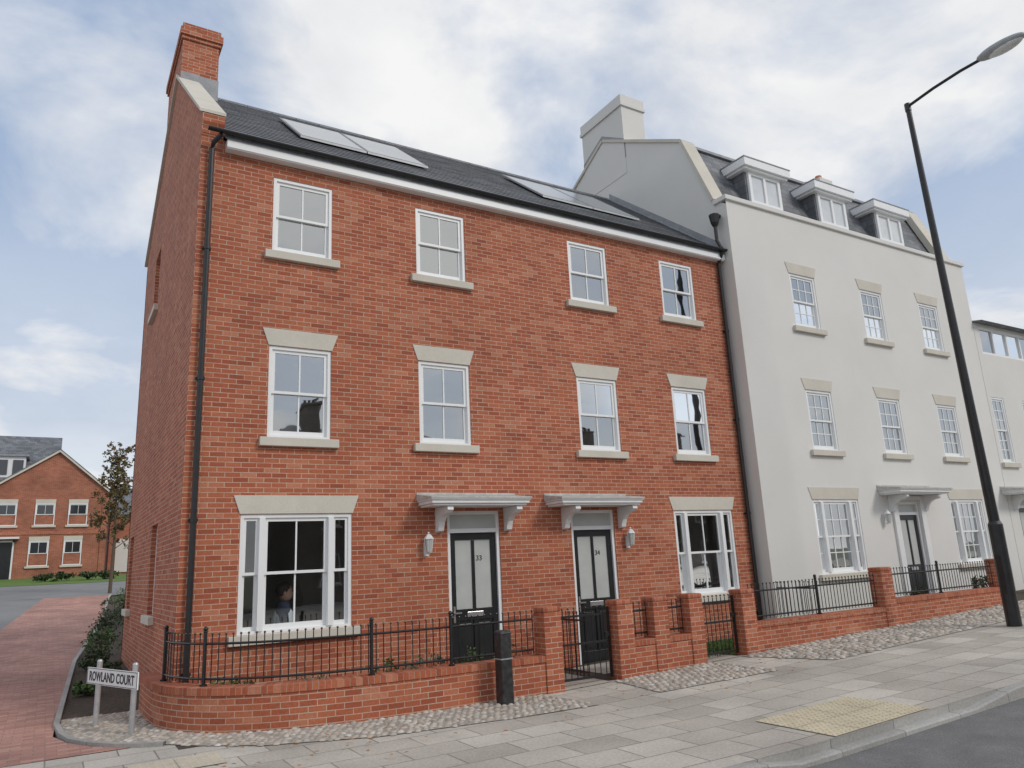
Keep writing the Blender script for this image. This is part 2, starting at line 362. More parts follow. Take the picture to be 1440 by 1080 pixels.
# ------------------------------------------------------------------ brick pair
RZ0,RY0,RZ1,RY1=7.52,-.16,10.2,3.2
RZ2,RY2=8.05,7.1
def roofz(y): return RZ0+(y-RY0)*(RZ1-RZ0)/(RY1-RY0)
XM=4.92; XE=9.74
def brick_house(x0,x1,label,left):
    root=thing('brick_house',label,'house',((x0+x1)/2,3,.1))
    T=front(0)
    if left:
        wins=[(.97,1.81),(3.12,3.96)]; bay=(.68,2.11); dr=(3.52,4.38); num='33'; can=(3.06,4.66,3.38,4.50); lx=3.18
    else:
        wins=[(5.98,6.82),(8.09,8.93)]; bay=(7.86,9.28); dr=(5.68,6.54); num='34'; can=(5.21,6.81,5.55,6.67); lx=6.79
    ops=[]
    for a,b in wins: ops+= [(a,b,3.42,4.66),(a,b,6.0,7.12)]
    ops.append((bay[0],bay[1],1.0,2.44)); ops.append((dr[0],dr[1],.12,2.46))
    w=MB(T); wall_cells(w,x0,x1,-.1,7.5,ops); 
    w.build('front_wall',M['brick'],root)
    for i,(a,b) in enumerate(wins):
        window(root,T,a,b,3.42,4.66); window(root,T,a,b,6.0,7.12,lintel=False)
    window(root,T,bay[0],bay[1],1.0,2.44,tri=True,glass='glasslow')
    front_door(root,T,dr[0],dr[1],.12,2.15,2.46,num)
    canopy(root,T,can[0],can[1],2.58,.48,can[2],can[3])
    lantern(root,lx,0,1.97)
    r=MB()
    for z0,z1 in ((.22,2.72),(2.85,5.25),(5.4,7.4)): room(r,x0+.12,x1-.12,.125,3.1,z0,z1)
    r.build('interior',M['room'],root)
    b=MB(); b.box(x0+.0,x1,6.9,7.0,-.1,8.1,skip='lr' if not left else 'r'); 
    if not left: b.box(x1-.1,x1,.02,6.9,-.1,7.5)
    b.build('rear_wall',M['brick'],root)
    rx0=x0+.28 if left else x0
    rf=MB()
    def slab(ya,za,yb,zb):
        t=.07
        rf.prism([(ya,za-t),(yb,zb-t),(yb,zb),(ya,za)],0,rx0,x1)
    slab(RY0,RZ0,RY1,RZ1); slab(RY1+.001,RZ1,RY2,RZ2)
    roof=rf.build('roof',M['slate'],root)
    sc=MB(); L=math.hypot(RY1-RY0,RZ1-RZ0); uy=(RY1-RY0)/L; uz=(RZ1-RZ0)/L
    k=0.17
    while k<L-.1:
        y=RY0+uy*k; z=RZ0+uz*k
        sc.face([(rx0,y-uz*.014,z+uy*.014),(x1,y-uz*.014,z+uy*.014),(x1,y,z-.001),(rx0,y,z-.001)],[(0,0),(1,0),(1,.01),(0,.01)])
        y2=RY0+uy*(k+.168); z2=RZ0+uz*(k+.168)
        sc.face([(rx0,y-uz*.014,z+uy*.014),(x1,y-uz*.014,z+uy*.014),(x1,y2-uz*.003,z2+uy*.003),(rx0,y2-uz*.003,z2+uy*.003)],[(rx0,k),(x1,k),(x1,k+.168),(rx0,k+.168)])
        k+=.17
    sc.build('slate_courses',M['slate'],roof,weld=False)
    rd=MB()
    x=rx0
    while x<x1-.05:
        e=min(x+.445,x1); rd.prism([(RY1-.13,RZ1-.085),(RY1,RZ1+.035),(RY1+.13,RZ1-.045),(RY1+.13,RZ1-.075),(RY1,RZ1+.005),(RY1-.13,RZ1-.11)],0,x,e-.008); x+=.45
    rd.build('ridge_tiles',M['slate'],roof)
    fs=MB(); fs.box(x0+(.31 if left else 0),x1,-.13,.0,7.33,7.46); fs.box(x0+(.31 if left else 0),x1,-.145,-.13,7.345,7.475); fs.build('fascia',M['upvc'],root)
    gt=MB()
    prof=[(-.20+.04*math.cos(a),7.535+.04*math.sin(a)) for a in [math.pi+math.pi*k/8 for k in range(9)]]
    prof+= [((-.20)+(p[0]+.20)*.85,p[1]+.006) for p in prof[::-1]]
    gt.prism(prof,0,x0+(.05 if left else 0),x1); gt.build('gutter',M['black'],root)
    pa=(1.55,2.66,3.77) if left else (6.12,7.31,8.5)
    for a,b_ in zip(pa,pa[1:]):
        f=MB(); y0,y1=.85,2.28
        def Z(y,o): return roofz(y)+o
        f.prism([(y0,Z(y0,.05)),(y1,Z(y1,.05)),(y1,Z(y1,.085)),(y0,Z(y0,.085))],0,a+.01,b_-.01)
        pf=f.build('solar_panel',M['panelframe'],root)
        g=MB(); g.face([(a+.045,y0+.03,Z(y0+.03,.089)),(b_-.045,y0+.03,Z(y0+.03,.089)),(b_-.045,y1-.03,Z(y1-.03,.089)),(a+.045,y1-.03,Z(y1-.03,.089))]); g.build('panel_glass',M['solar'],pf)
    if left:
        TS=side(0.0)
        so=[(2.3,3.05,1.2,2.5),(5.9,6.55,1.2,2.5),(4.35,5.15,6.5,7.65)]
        g=MB(TS); wall_cells(g,0,7.0,-.1,7.72,so,.16)
        g.face([(0,0,7.72),(7.0,0,7.72),(7.0,0,8.3),(3.2,0,10.42),(0,0,7.9)])
        g.face([(0,.28,7.4),(7.0,.28,7.4),(7.0,.28,8.3),(3.2,.28,10.42),(0,.28,7.9)])
        g.face([(0,0,7.5),(0,.28,7.5),(0,.28,7.9),(0,0,7.9)])
        g.build('side_wall',M['brick'],root)
        for a,b_,c,d in so: window(root,TS,a,b_,c,d,lintel=False,glass='darkglass',off=.06)
        k=MB(); k.prism([(-.0,7.5),(-.025,7.55),(-.04,7.64),(-.07,7.70),(-.07,7.82),(.0,7.90)],0,-.008,.278); k.build('kneeler',M['brick'],root)
        cp=MB()
        cp.prism([(-.08,7.87),(3.2,10.49),(3.2,10.42),(-.0,7.885),(-.08,7.825)],0,-.05,.29)
        cp.prism([(3.2,10.42),(3.2,10.49),(7.1,8.33),(7.1,8.26)],0,-.05,.29)
        cp.build('coping',M['stone'],root)
        ch=MB(); ch.box(-.002,.6,2.85,4.75,9.0,11.0); ch.box(-.03,.63,2.82,4.78,11.0,11.07); ch.box(-.055,.655,2.79,4.81,11.07,11.21); ch.box(-.02,.62,2.83,4.77,11.21,11.32)
        ch=ch.build('chimney',M['brick'],root)
        lf=MB(); lf.box(.30,.612,2.83,2.85,9.9,10.32); lf.box(-.012,.30,2.832,2.849,10.05,10.34); lf.build('flashing',M['lead'],ch)
        for yy in (3.3,4.25):
            p=MB(); p.tube([(.3,yy,11.3),(.3,yy,11.44)],[.12,.10],12); p.build('chimney_pot',M['pot'],ch)
        pipe(root,.13,-.06,.1,7.3)
        sw=MB(); sw.tube([(.13,-.06,7.28),(.14,-.10,7.38),(.22,-.19,7.47),(.22,-.2,7.5)],.034,10); sw.build('downpipe_bend',M['black'],root)
    else:
        pipe(root,9.64,-.06,.1,7.3)
        sw=MB(); sw.tube([(9.64,-.06,7.28),(9.64,-.12,7.38),(9.62,-.2,7.48)],.034,10); sw.build('downpipe_bend',M['black'],root)
        fl=MB(); fl.prism([(.0,roofz(0)+.0),(RY1,RZ1+.0),(RY1,RZ1+.16),(.0,roofz(0)+.16)],0,9.738,9.754); fl.prism([(.0,roofz(0)+.015),(RY1,RZ1+.015),(RY1,RZ1+.03),(.0,roofz(0)+.03)],0,9.60,9.737); fl.build('flashing',M['lead'],root)
    return root
brick_house(0,XM,'red brick end house with tall gable chimney, door 33 and side wall',True)
brick_house(XM,XE,'red brick house with door numbered 34, joined to the white rendered building',False)
# ------------------------------------------------------------------ white building
def white_building():
    X0,X1=9.76,18.33; P=-.32
    root=thing('rendered_building','tall white rendered town house with three dormers and slate mansard roof','building',((X0+X1)/2,3,.3))
    T=front(P)
    U=[(11.4,12.2),(13.75,14.55),(16.0,16.8)]; ops=[]
    for a,b in U: ops+=[(a,b,3.57,4.79),(a,b,6.12,7.28)]
    ops+=[(11.15,12.55,1.2,2.6),(15.85,17.2,1.2,2.6),(13.8,14.6,.3,2.55)]
    w=MB(T); wall_cells(w,X0,X1,0,8.58,ops); w.build('front_wall',M['render'],root)
    for a,b in U:
        window(root,T,a,b,3.57,4.79,3,2); window(root,T,a,b,6.12,7.28,3,2)
    window(root,T,11.15,12.55,1.2,2.6,3,2,tri=True); window(root,T,15.85,17.2,1.2,2.6,3,2,tri=True)
    front_door(root,T,13.8,14.6,.32,2.28,2.55,None,surround=True)
    canopy(root,T,13.25,15.12,2.76,.5,13.62,14.78); lantern(root,13.32,P,2.2)
    r=MB()
    for z0,z1 in ((.4,2.9),(3.0,5.5),(5.6,8.3)): room(r,X0+.15,X1-.1,P+.125,3.1,z0,z1)
    r.build('interior',M['room'],root)
    prof=[(P,0),(P,8.58),(.02,8.7),(.72,10.42),(3.3,11.82),(5.9,10.42),(6.6,8.7),(6.6,0)]
    g=MB(); g.prism([(P+.003,0),(P+.003,8.5)]+prof[2:],0,X0,X0+.3); g.build('gable_wall',M['render'],root)
    g=MB(); g.prism([(P+.003,0),(P+.003,8.5)]+prof[2:],0,X1-.3,X1-.001); g.build('gable_wall',M['render'],root)
    g=MB(); g.box(X0+.3,X1-.3,6.5,6.6,0,8.7); g.build('rear_wall',M['render'],root)
    def strip(x0,x1,t):
        c=MB(); q=[(.02,8.7),(.72,10.42),(3.3,11.82),(5.9,10.42),(6.65,8.66)]
        for (a,b),(cc,d) in zip(q,q[1:]):
            n=Vector((-(d-b),cc-a)).normalized()*t
            c.prism([(a,b),(cc,d),(cc+n.x,d+n.y),(a+n.x,b+n.y)],0,x0,x1)
        c.build('gable_coping',M['stone'],root)
    strip(X0-.04,X0+.34,.07); strip(X1-.42,X1+.04,.15)
    c=MB(); c.box(X0-.05,X1+.05,P-.05,P+.30,8.58,8.68); c.build('parapet_coping',M['render'],root,bevel=.01)
    m_=MB(); m_.prism([(-.02,8.45),(-.0,8.62),(.72,10.34),(.8,10.3),(.1,8.45)],0,X0+.3,X1-.3)
    m_.prism([(.72,10.34),(3.3,11.74),(5.9,10.34),(5.85,10.28),(3.3,11.66),(.78,10.28)],0,X0+.3,X1-.3)
    m_.prism([(5.9,10.34),(6.6,8.62),(6.5,8.62),(5.8,10.3)],0,X0+.3,X1-.3)
    roof=m_.build('roof',M['slate'],root)
    lc=MB(); lc.box(X0+.36,X1-.44,.66,.74,10.34,10.40); lc.build('lead_roll',M['lead'],roof)
    for cx in (11.45,13.75,15.97):
        d=MB(); d.box(cx-.56,cx-.48,.06,.9,8.72,9.72); d.box(cx+.48,cx+.56,.06,.9,8.72,9.72); d.box(cx-.56,cx+.56,.06,.16,8.60,8.93)
        dm=d.build('dormer',M['slate'],root)
        e=MB(); e.box(cx-.73,cx+.73,-.13,.95,9.72,9.90); e.box(cx-.68,cx+.68,-.08,.95,9.67,9.72); e.build('dormer_fascia',M['upvc'],dm,bevel=.008)
        e=MB(); e.box(cx-.74,cx+.74,-.14,1.0,9.90,9.925); e.build('dormer_roof',M['lead'],dm)
        fr=MB(front(.0))
        fr.box(cx-.50,cx-.42,0,.06,8.93,9.67);fr.box(cx+.42,cx+.50,0,.06,8.93,9.67);fr.box(cx-.42,cx+.42,0,.06,8.93,9.0);fr.box(cx-.42,cx+.42,0,.06,9.60,9.67);fr.box(cx-.035,cx+.035,.002,.05,9.0,9.60)
        f=fr.build('dormer_window',M['upvc'],dm)
        p=MB(front(.0)); p.face([(cx-.42,.035,9.0),(cx+.42,.035,9.0),(cx+.42,.035,9.60),(cx-.42,.035,9.60)])
        p.build('dormer_pane',M['dormerpane'],f)
    def chim(x0,x1,y0,y1,zt,mat,n):
        k=MB(); k.box(x0,x1,y0,y1,10.6,zt-.3); k.box(x0-.04,x1+.04,y0-.04,y1+.04,zt-.3,zt-.22); k.box(x0-.02,x1+.02,y0-.02,y1+.02,zt-.22,zt)
        c_=k.build('chimney',M[mat],root)
        f=MB(); f.box(x0-.01,x1+.01,y0-.012,y0-.002,11.0,11.45)
        f.prism([(y0,11.4),(y0,11.5),(3.3,11.99),(y1,11.6),(y1,11.5),(3.3,11.9)],0,x0-.012,x0-.002); f.build('flashing',M['lead'],c_)
        for i in range(n):
            y=y0+(y1-y0)*(i+.5)/n
            p=MB(); p.tube([((x0+x1)/2,y,zt),((x0+x1)/2,y,zt+.2)],[.12,.095],12); p.build('chimney_pot',M['pot'] if x0>12 else M['render'],c_)
    chim(9.75,10.45,2.5,4.1,12.7,'render',3); chim(X1-.55,X1,2.9,3.8,12.6,'cream',2)
    h=MB(); h.tube([(9.6,-.12,8.05),(9.6,-.12,8.12),(9.6,-.12,8.28),(9.6,-.12,8.30)],[.05,.08,.105,.105],8); h.tube([(9.6,-.12,8.05),(9.6,-.12,7.75),(9.62,-.2,7.55)],.034,8); h.tube([(9.6,-.12,8.28),(9.76,-.12,8.3)],.04,8)
    h.build('rain_hopper',M['black'],root)
    return root
white_building()
def pale_building():
    X0,X1,P=18.34,21.6,-.32
    root=thing('rendered_building','lower pale rendered building with a thin dark roof edge, right of the white building','building',(20,3,.4))
    T=front(P); ops=[(18.5,19.1,3.5,5.15),(20.0,20.6,3.5,5.15),(18.55,21.3,6.28,7.0),(18.75,19.65,.45,2.7)]
    w=MB(T); wall_cells(w,X0,X1,0,7.08,ops); w.box(X1,X1+.05,0,6,0,7.08); w.build('front_wall',M['cream'],root)
    window(root,T,18.5,19.1,3.5,5.15,2,3,lintel=False); window(root,T,20.0,20.6,3.5,5.15,2,3,lintel=False)
    f=MB(T); 
    f.box(18.55,21.3,.02,.1,6.28,6.34); f.box(18.55,21.3,.02,.1,6.94,7.0)
    for i in range(5):
        u=18.55+i*(2.75-.06)/4; f.box(u,u+.06,.02,.1,6.34,6.94)
    f=f.build('window_strip',M['upvc'],root)
    for i in range(4):
        u=18.55+i*(2.75-.06)/4; p=MB(T); p.face([(u+.06,.06,6.34),(u+.67,.06,6.34),(u+.67,.06,6.94),(u+.06,.06,6.94)]); p.build('pane',M['glass'],f)
    front_door(root,T,18.75,19.65,.45,2.4,2.7,None); canopy(root,T,18.1,20.2,2.78,.5,18.6,19.8)
    r=MB(); 
    for z0,z1 in ((.5,3.0),(3.2,5.7),(5.9,7.0)): room(r,X0+.1,X1-.1,P+.125,3.,z0,z1)
    r.build('interior',M['room'],root)
    rf=MB(); rf.prism([(-.55,7.08),(3,7.75),(6.3,7.08)],0,X0-.0,X1+.2); rf.build('roof',M['slate'],root)
pale_building()
def end_building():
    root=thing('grey_roofed_house','partly seen pale house with dark slate roof at the far right end of the street','house',(27,3,.6))
    w=MB(); w.box(22.2,34,-.3,6,.2,6.0); w.build('wall',M['cream'],root)
    rf=MB(); rf.prism([(-.6,5.95),(2.8,8.4),(6.3,5.95)],0,22.0,34.2); rf.build('roof',M['slate'],root)
    T=front(-.36)
    for u in (23.2,26,29):
        for z in (1.2,3.9): window(root,T,u,u+1,z,z+1.4,3,2,lintel=False,glass='darkglass',off=-.0)
end_building()
def opposite(x0,x1,h,ridge,label,chims):
    y0,y1=-27,-35
    root=thing('opposite_house',label,'house',((x0+x1)/2,-31,.1))
    w=MB(); w.box(x0,x1,y1,y0,-.1,h); w.build('wall',M['brickopp'],root)
    r=MB(); r.prism([(y0+.3,h-.05),((y0+y1)/2,ridge),(y1-.3,h-.05)],0,x0-.1,x1+.1); rf=r.build('roof',M['slate'],root)
    for c in chims:
        k=MB(); k.box(c,c+1.0,-31.4,-30.6,h,ridge+1.3); k.box(c-.08,c+1.08,-31.48,-30.52,ridge+1.3,ridge+1.45)
        for i in range(3): k.tube([(c+.2+i*.3,-31,ridge+1.45),(c+.2+i*.3,-31,ridge+1.85)],.11,8)
        k.build('chimney',M['brickopp'],rf)
    T=lambda u,d,z:(u,y0+.03-d,z)
    u=x0+1
    while u<x1-1.3:
        for z in (1.1,3.8): window(root,T,u,u+1,z,z+1.4,2,1,glass='darkglass',lintel=False)
        u+=2.4
opposite(-6,6,5.6,8.6,'brown brick terrace house across the road, mirrored in the left upper windows',(-4,2))
opposite(9,24,6.0,9.3,'longer brown brick terrace house across the road, mirrored in the middle windows',(10,16,22))
opposite(27,44,5.8,8.8,'farther brown brick terrace house across the road, mirrored in the right windows',(29,37))
# ------------------------------------------------------------------ ground sheets
def sheet(name,A,B,off,mat,n=4):
    mb=MB()
    for i in range(len(A)-1):
        for k in range(n):
            q=[]
            for (ii,kk) in ((i,k),(i+1,k),(i+1,k+1),(i,k+1)):
                a=Vector(A[ii]);b=Vector(B[ii]);p=a.lerp(b,kk/n); q.append((p.x,p.y,H(p.x,p.y)+off))
            mb.face(q)
    return mb.build(name,mat)
def grid(name,xs,ys,off,mat):
    mb=MB()
    for a,b in zip(xs,xs[1:]):
        for c,d in zip(ys,ys[1:]):
            mb.face([(x,y,H(x,y)+off) for x,y in ((a,c),(b,c),(b,d),(a,d))])
    return mb.build(name,mat)
xs=[-600,-200,-80,-30,-15,-8,-4,-2,0,2,4.35,6,8,10,12,15,18,22,29.35,40,80,200,600]
struct(grid('ground',xs,[-600,-200,-60,-20,-12,-5.35,-1,1,4,7,12,16,20,26,33,40,50,60,100,200,600],-.14,M['earth']))
struct(grid('road',[-60,-20,-4,0,4.35,8,12,18,29.35,60],[-12.5,-9,-7,-5.32],-.115,M['asphalt']))
struct(grid('pavement',[-60,-20,-4,0,4.35,12,18,29.35,60],[-26.9,-20,-12.52],-.02,M['slab']))
struct(grid('pavement',[-6,-3.4,-1.2,0,2,4.35,6,8,10,12,15,18,22,29.35,60],[-5.24,-4,-3,-2,-.95],0,M['slab']))
struct(grid('garden_ground',[-.1,2,4.35,6,8,10,12,15,18,22,29.35,40],[-1.4,-.5,.1],.002,M['soil']))
struct(grid('pavement_inner',[.0,2,4.35,6,8,10,12,15,18,22,29.35,40],[-.951,-.94],0,M['slab']))
kb=MB()
xsk=[-20,-4,0,3.4,4.0,6.6,7.4,12,18,29.35,60]
drop={4.0:.075,6.6:.075}
for a,b in zip(xsk,xsk[1:]):
    da,db=drop.get(a,0),drop.get(b,0)
    za,zb=H(a,-5)-da+.002,H(b,-5)-db+.002
    y0,y1=-5.345,-5.238
    kb.face([(a,y0+.015,za),(b,y0+.015,zb),(b,y1,zb),(a,y1,za)],[(a,0.2),(b,.2),(b,.33),(a,.33)])
    kb.face([(a,y0,H(a,-5)-.16),(b,y0,H(b,-5)-.16),(b,y0+.002,zb-.015),(a,y0+.002,za-.015)],[(a,0),(b,0),(b,.15),(a,.15)])
    kb.face([(a,y0+.002,za-.015),(b,y0+.002,zb-.015),(b,y0+.015,zb),(a,y0+.015,za)],[(a,.15),(b,.15),(b,.2),(a,.2)])
    kb.face([(a,y1,za),(b,y1,zb),(b,y1+.001,H(b,-5)+.002),(a,y1+.001,H(a,-5)+.002)],[(a,.3),(b,.3),(b,.36),(a,.36)])
struct(kb.build('kerb',M['kerbm'],smooth=False))
PY=[-.95,.3,1.0,3,5,7,10,14,17,20,22,24]
Lx=lambda y: lerp([(-1,-3.4),(3,-3.0),(14,-2.2),(24,-1.4)],y)
Rx=lambda y: lerp([(-.95,-1.2),(1,-1.12),(7.3,-.78),(14,0),(22,.6),(24,.8)],y)
struct(sheet('path',[(Lx(y),y) for y in PY],[(Rx(y)+.02,y) for y in PY],.004,M['redblock'],6))
struct(sheet('path',[(-1.19,.35),(-1.19,-.2),(-1.19,-.6),(-1.19,-.95)],[(-1.14,.35),(-1.0,-.2),(-.8,-.6),(-.45,-.95)],.006,M['redblock'],2))
KP=[(-.20,-1.12),(-.42,-1.0),(-.62,-.82),(-.85,-.5),(-1.0,-.15),(-1.08,.3),(-1.12,1.0)]+[(Rx(y),y) for y in PY if y>1.5]
e=MB(); s=0
KPo=[Vector(p) for p in KP]
nr=[]
for i in range(len(KPo)):
    d=(KPo[min(i+1,len(KPo)-1)]-KPo[max(i-1,0)]).normalized(); nr.append(Vector((d.y,-d.x)))
for i in range(len(KPo)-1):
    L_=(KPo[i+1]-KPo[i]).length; P=[KPo[i],KPo[i+1],KPo[i+1]+nr[i+1]*.06,KPo[i]+nr[i]*.06]
    t=[(p.x,p.y,H(p.x,p.y)+.04) for p in P]; e.face(t,[(s,.2),(s+L_,.2),(s+L_,.3),(s,.3)])
    e.face([(P[0].x,P[0].y,H(*P[0])-.05),(P[1].x,P[1].y,H(*P[1])-.05),t[1],t[0]],[(s,.1),(s+L_,.1),(s+L_,.2),(s,.2)])
    e.face([(P[3].x,P[3].y,H(*P[3])-.05),(P[2].x,P[2].y,H(*P[2])-.05),t[2],t[3]],[(s,.1),(s+L_,.1),(s+L_,.2),(s,.2)])
    s+=L_
struct(e.build('path_kerb',M['kerbm']))
struct(sheet('planting_bed',[(Rx(y)+.05,y) for y in [1.2]+PY[3:]],[(-.0 if y<8 else Rx(y)+1.2,y) for y in [1.2]+PY[3:]],.0,M['soil'],4))
struct(grid('drive',[-40,-15,-8,-4,0,4,8,20],[24,26,30,33],.0,M['farasphalt']))
struct(sheet('drive_side',[(-40,y) for y in PY],[(Lx(y)-.0,y) for y in PY],-.004,M['farasphalt'],4))
struct(grid('drive',[-40,-15,-8,-4],[33,36,38.5],.0,M['farasphalt']))
struct(grid('far_verge',[-3.9,-1,0,4,12],[33,36.5,38,40],.01,M['grassm']))
# ------------------------------------------------------------------ cobbles
WP=[(-.2,1.35),(-.19,.3),(-.12,-.15),(.08,-.62),(.45,-1.0),(.95,-1.26),(1.6,-1.42),(2.3,-1.5),(3.2,-1.5),(4.0,-1.5)]
def smoothp(P,it=2):
    P=[Vector(p) for p in P]
    for _ in range(it):
        Q=[P[0]]
        for a,b in zip(P,P[1:]): Q+= [a.lerp(b,.25),a.lerp(b,.75)]
        Q.append(P[-1]); P=Q
    return P
WPS=smoothp(WP,2)
def inpoly(x,y,P):
    c=False; n=len(P)
    for i in range(n):
        x1,y1=P[i];x2,y2=P[(i+1)%n]
        if (y1>y)!=(y2>y) and x<(x2-x1)*(y-y1)/(y2-y1)+x1: c=not c
    return c
wl=[(p.x,p.y) for p in WPS]
polyL=[(-1.05,1.35)]+wl+[(4.1,-2.55),(3.0,-2.5),(1.6,-2.3),(.6,-1.85),(.1,-1.4),(-.15,-1.09),(-.38,-.96),(-.58,-.78),(-.80,-.47),(-.94,-.13),(-1.02,.3)]
polyM=[(5.15,-1.5),(6.9,-1.5),(6.9,-2.7),(5.0,-2.55)]
polyR=[(7.5,-1.5),(18,-1.5),(18,-2.6),(12,-2.75),(7.9,-2.8)]
def flatpoly(name,P,off,mat):
    me=bpy.data.meshes.new(name); bm=bmesh.new()
    vs=[bm.verts.new((x,y,H(x,y)+off)) for x,y in P]; f=bm.faces.new(vs); bmesh.ops.triangulate(bm,faces=[f]); bmesh.ops.recalc_face_normals(bm,faces=bm.faces)
    bm.to_mesh(me); bm.free(); me.materials.append(mat); o=bpy.data.objects.new(name,me); COL.objects.link(o); return o
cob=MB()
def cobs(P,sp):
    x0=min(p[0] for p in P);x1=max(p[0] for p in P);y0=min(p[1] for p in P);y1=max(p[1] for p in P)
    j=0;y=y0
    while y<y1:
        x=x0+(j%2)*sp*.5
        while x<x1:
            px=x+random.uniform(-.2,.2)*sp; py=y+random.uniform(-.2,.2)*sp
            if inpoly(px,py,P):
                r=sp*random.uniform(.36,.52); h=r*random.uniform(.32,.6); a=random.uniform(0,3.14); ex=random.uniform(.75,1.0)
                z=H(px,py)+.006; c,s=math.cos(a),math.sin(a)
                ring=[]
                for lv,(rr,hh) in enumerate(((1,0),(.8,.6))):
                    ring.append([(px+(r*rr*math.cos(t)*c-r*ex*rr*math.sin(t)*s),py+(r*rr*math.cos(t)*s+r*ex*rr*math.sin(t)*c),z+h*hh) for t in [k*math.pi/3 for k in range(6)]])
                for k in range(6):
                    cob.face([ring[0][k],ring[0][(k+1)%6],ring[1][(k+1)%6],ring[1][k]],[(0,0)]*4); cob.face([ring[1][k],ring[1][(k+1)%6],(px,py,z+h)],[(0,0)]*3)
            x+=sp
        y+=sp*.87; j+=1
for nm,P in (('cobble_bed',polyL),('cobble_bed',polyM),('cobble_bed',polyR)):
    struct(flatpoly(nm,P,.008,M['mortarbed']))
cobs(polyL,.085); cobs(polyM,.095); cobs(polyR,.12)
o=cob.build('cobbles',M['cobble'],smooth=True); tag(o,'rounded grey and buff cobbles set in strips along the garden walls','cobbles',kind='stuff')
def tactile(name,x0,x1,y0,y1,mat):
    t=MB(); nx=int((x1-x0)/.4+.5); ny=max(1,int((y1-y0)/.4+.5))
    for i in range(nx):
        for j in range(ny):
            a=x0+(x1-x0)*i/nx+.003;b=x0+(x1-x0)*(i+1)/nx-.003;c=y0+(y1-y0)*j/ny+.003;d=y0+(y1-y0)*(j+1)/ny-.003
            t.face([(x,y,H(x,y)+.008) for x,y in ((a,c),(b,c),(b,d),(a,d))])
            for p in range(6):
                for q in range(6):
                    x=a+(b-a)*(p+.5)/6;y=c+(d-c)*(q+.5)/6;z=H(x,y)+.0085
                    r0=[(x+.017*math.cos(k*math.pi/3),y+.017*math.sin(k*math.pi/3),z) for k in range(6)]
                    r1=[(x+.010*math.cos(k*math.pi/3),y+.010*math.sin(k*math.pi/3),z+.006) for k in range(6)]
                    for k in range(6): t.face([r0[k],r0[(k+1)%6],r1[(k+1)%6],r1[k]])
                    t.face(r1)
    return struct(t.build(name,mat))
tactile('tactile_paving',4.6,6.02,-5.22,-4.33,M['buff'])
tactile('tactile_paving',-.58,.18,-2.3,-1.78,M['greytac'])
# ------------------------------------------------------------------ garden walls
def run_wall(mb,cap,P,top,th,z_extra=.1):
    P=[Vector(p) for p in P]
    nrm=[]
    for i in range(len(P)):
        d=(P[min(i+1,len(P)-1)]-P[max(i-1,0)]).normalized(); nrm.append(Vector((-d.y,d.x)))
    s=0
    for i in range(len(P)-1):
        L=(P[i+1]-P[i]).length
        for off,zz0,zz1,m_,o2 in ((0,None,top-.075,mb,th),(-.014,top-.075,top,cap,th+.014)):
            a0=P[i]+nrm[i]*off;a1=P[i+1]+nrm[i+1]*off;b0=P[i]+nrm[i]*o2;b1=P[i+1]+nrm[i+1]*o2
            g0=zz0 if zz0 is not None else H(*P[i])-z_extra; g1=zz0 if zz0 is not None else H(*P[i+1])-z_extra
            u0,u1=s,s+L
            m_.face([(a0.x,a0.y,g0),(a1.x,a1.y,g1),(a1.x,a1.y,zz1),(a0.x,a0.y,zz1)],[(u0,g0),(u1,g1),(u1,zz1),(u0,zz1)])
            m_.face([(b0.x,b0.y,g0),(b1.x,b1.y,g1),(b1.x,b1.y,zz1),(b0.x,b0.y,zz1)],[(u0,g0),(u1,g1),(u1,zz1),(u0,zz1)])
            m_.face([(a0.x,a0.y,zz1),(a1.x,a1.y,zz1),(b1.x,b1.y,zz1),(b0.x,b0.y,zz1)],[(u0,.1),(u1,.1),(u1,.4),(u0,.4)])
            if m_ is cap: m_.face([(a0.x,a0.y,zz0),(a1.x,a1.y,zz0),(b1.x,b1.y,zz0),(b0.x,b0.y,zz0)],[(u0,.1),(u1,.1),(u1,.4),(u0,.4)])
            if i==0: m_.face([(a0.x,a0.y,g0),(b0.x,b0.y,g0),(b0.x,b0.y,zz1),(a0.x,a0.y,zz1)],[(0,g0),(th,g0),(th,zz1),(0,zz1)])
            if i==len(P)-2: m_.face([(a1.x,a1.y,g1),(b1.x,b1.y,g1),(b1.x,b1.y,zz1),(a1.x,a1.y,zz1)],[(0,g1),(th,g1),(th,zz1),(0,zz1)])
        s+=L
def pier(root,x0,x1,top):
    x0+=.09
    b=MB(); b.box(x0,x1,-1.52,-1.265,H(x0,-1.5)-.1,top-.07); p=b.build('pier',M['brick'],root,bevel=.006)
    c=MB(); c.box(x0-.004,x1+.004,-1.524,-1.261,top-.07,top-.0); c.build('pier_cap',M['brickcap'],p,bevel=.022)
def garden_wall(label,P,top,piers,group=None):
    root=thing('garden_wall',label,'garden wall',(P[0][0],P[0][1],H(*P[0])))
    if len(P)>1:
        w=MB();c=MB(); run_wall(w,c,P,top,.225); w.build('wall_body',M['brick'],root); c.build('coping',M['brickcap'],root)
    for a,b,t in piers: pier(root,a,b,t)
    return root
garden_wall('curved low red brick wall wrapping the corner garden of the end house',[(p.x,p.y) for p in WPS]+[(4.085,-1.5)],.55,[(4.0,4.35,1.13)])
garden_wall('short red brick wall with three tall piers between the two garden gates',[(5.535,-1.5),(6.565,-1.5)],.6,[(5.17,5.53,1.14),(5.81,6.16,1.14),(6.48,6.83,1.14)])
garden_wall('low red brick wall right of the second gate, in front of white building',[(7.925,-1.5),(9.5,-1.5),(11.135,-1.5)],.64,[(7.55,7.92,1.14)])
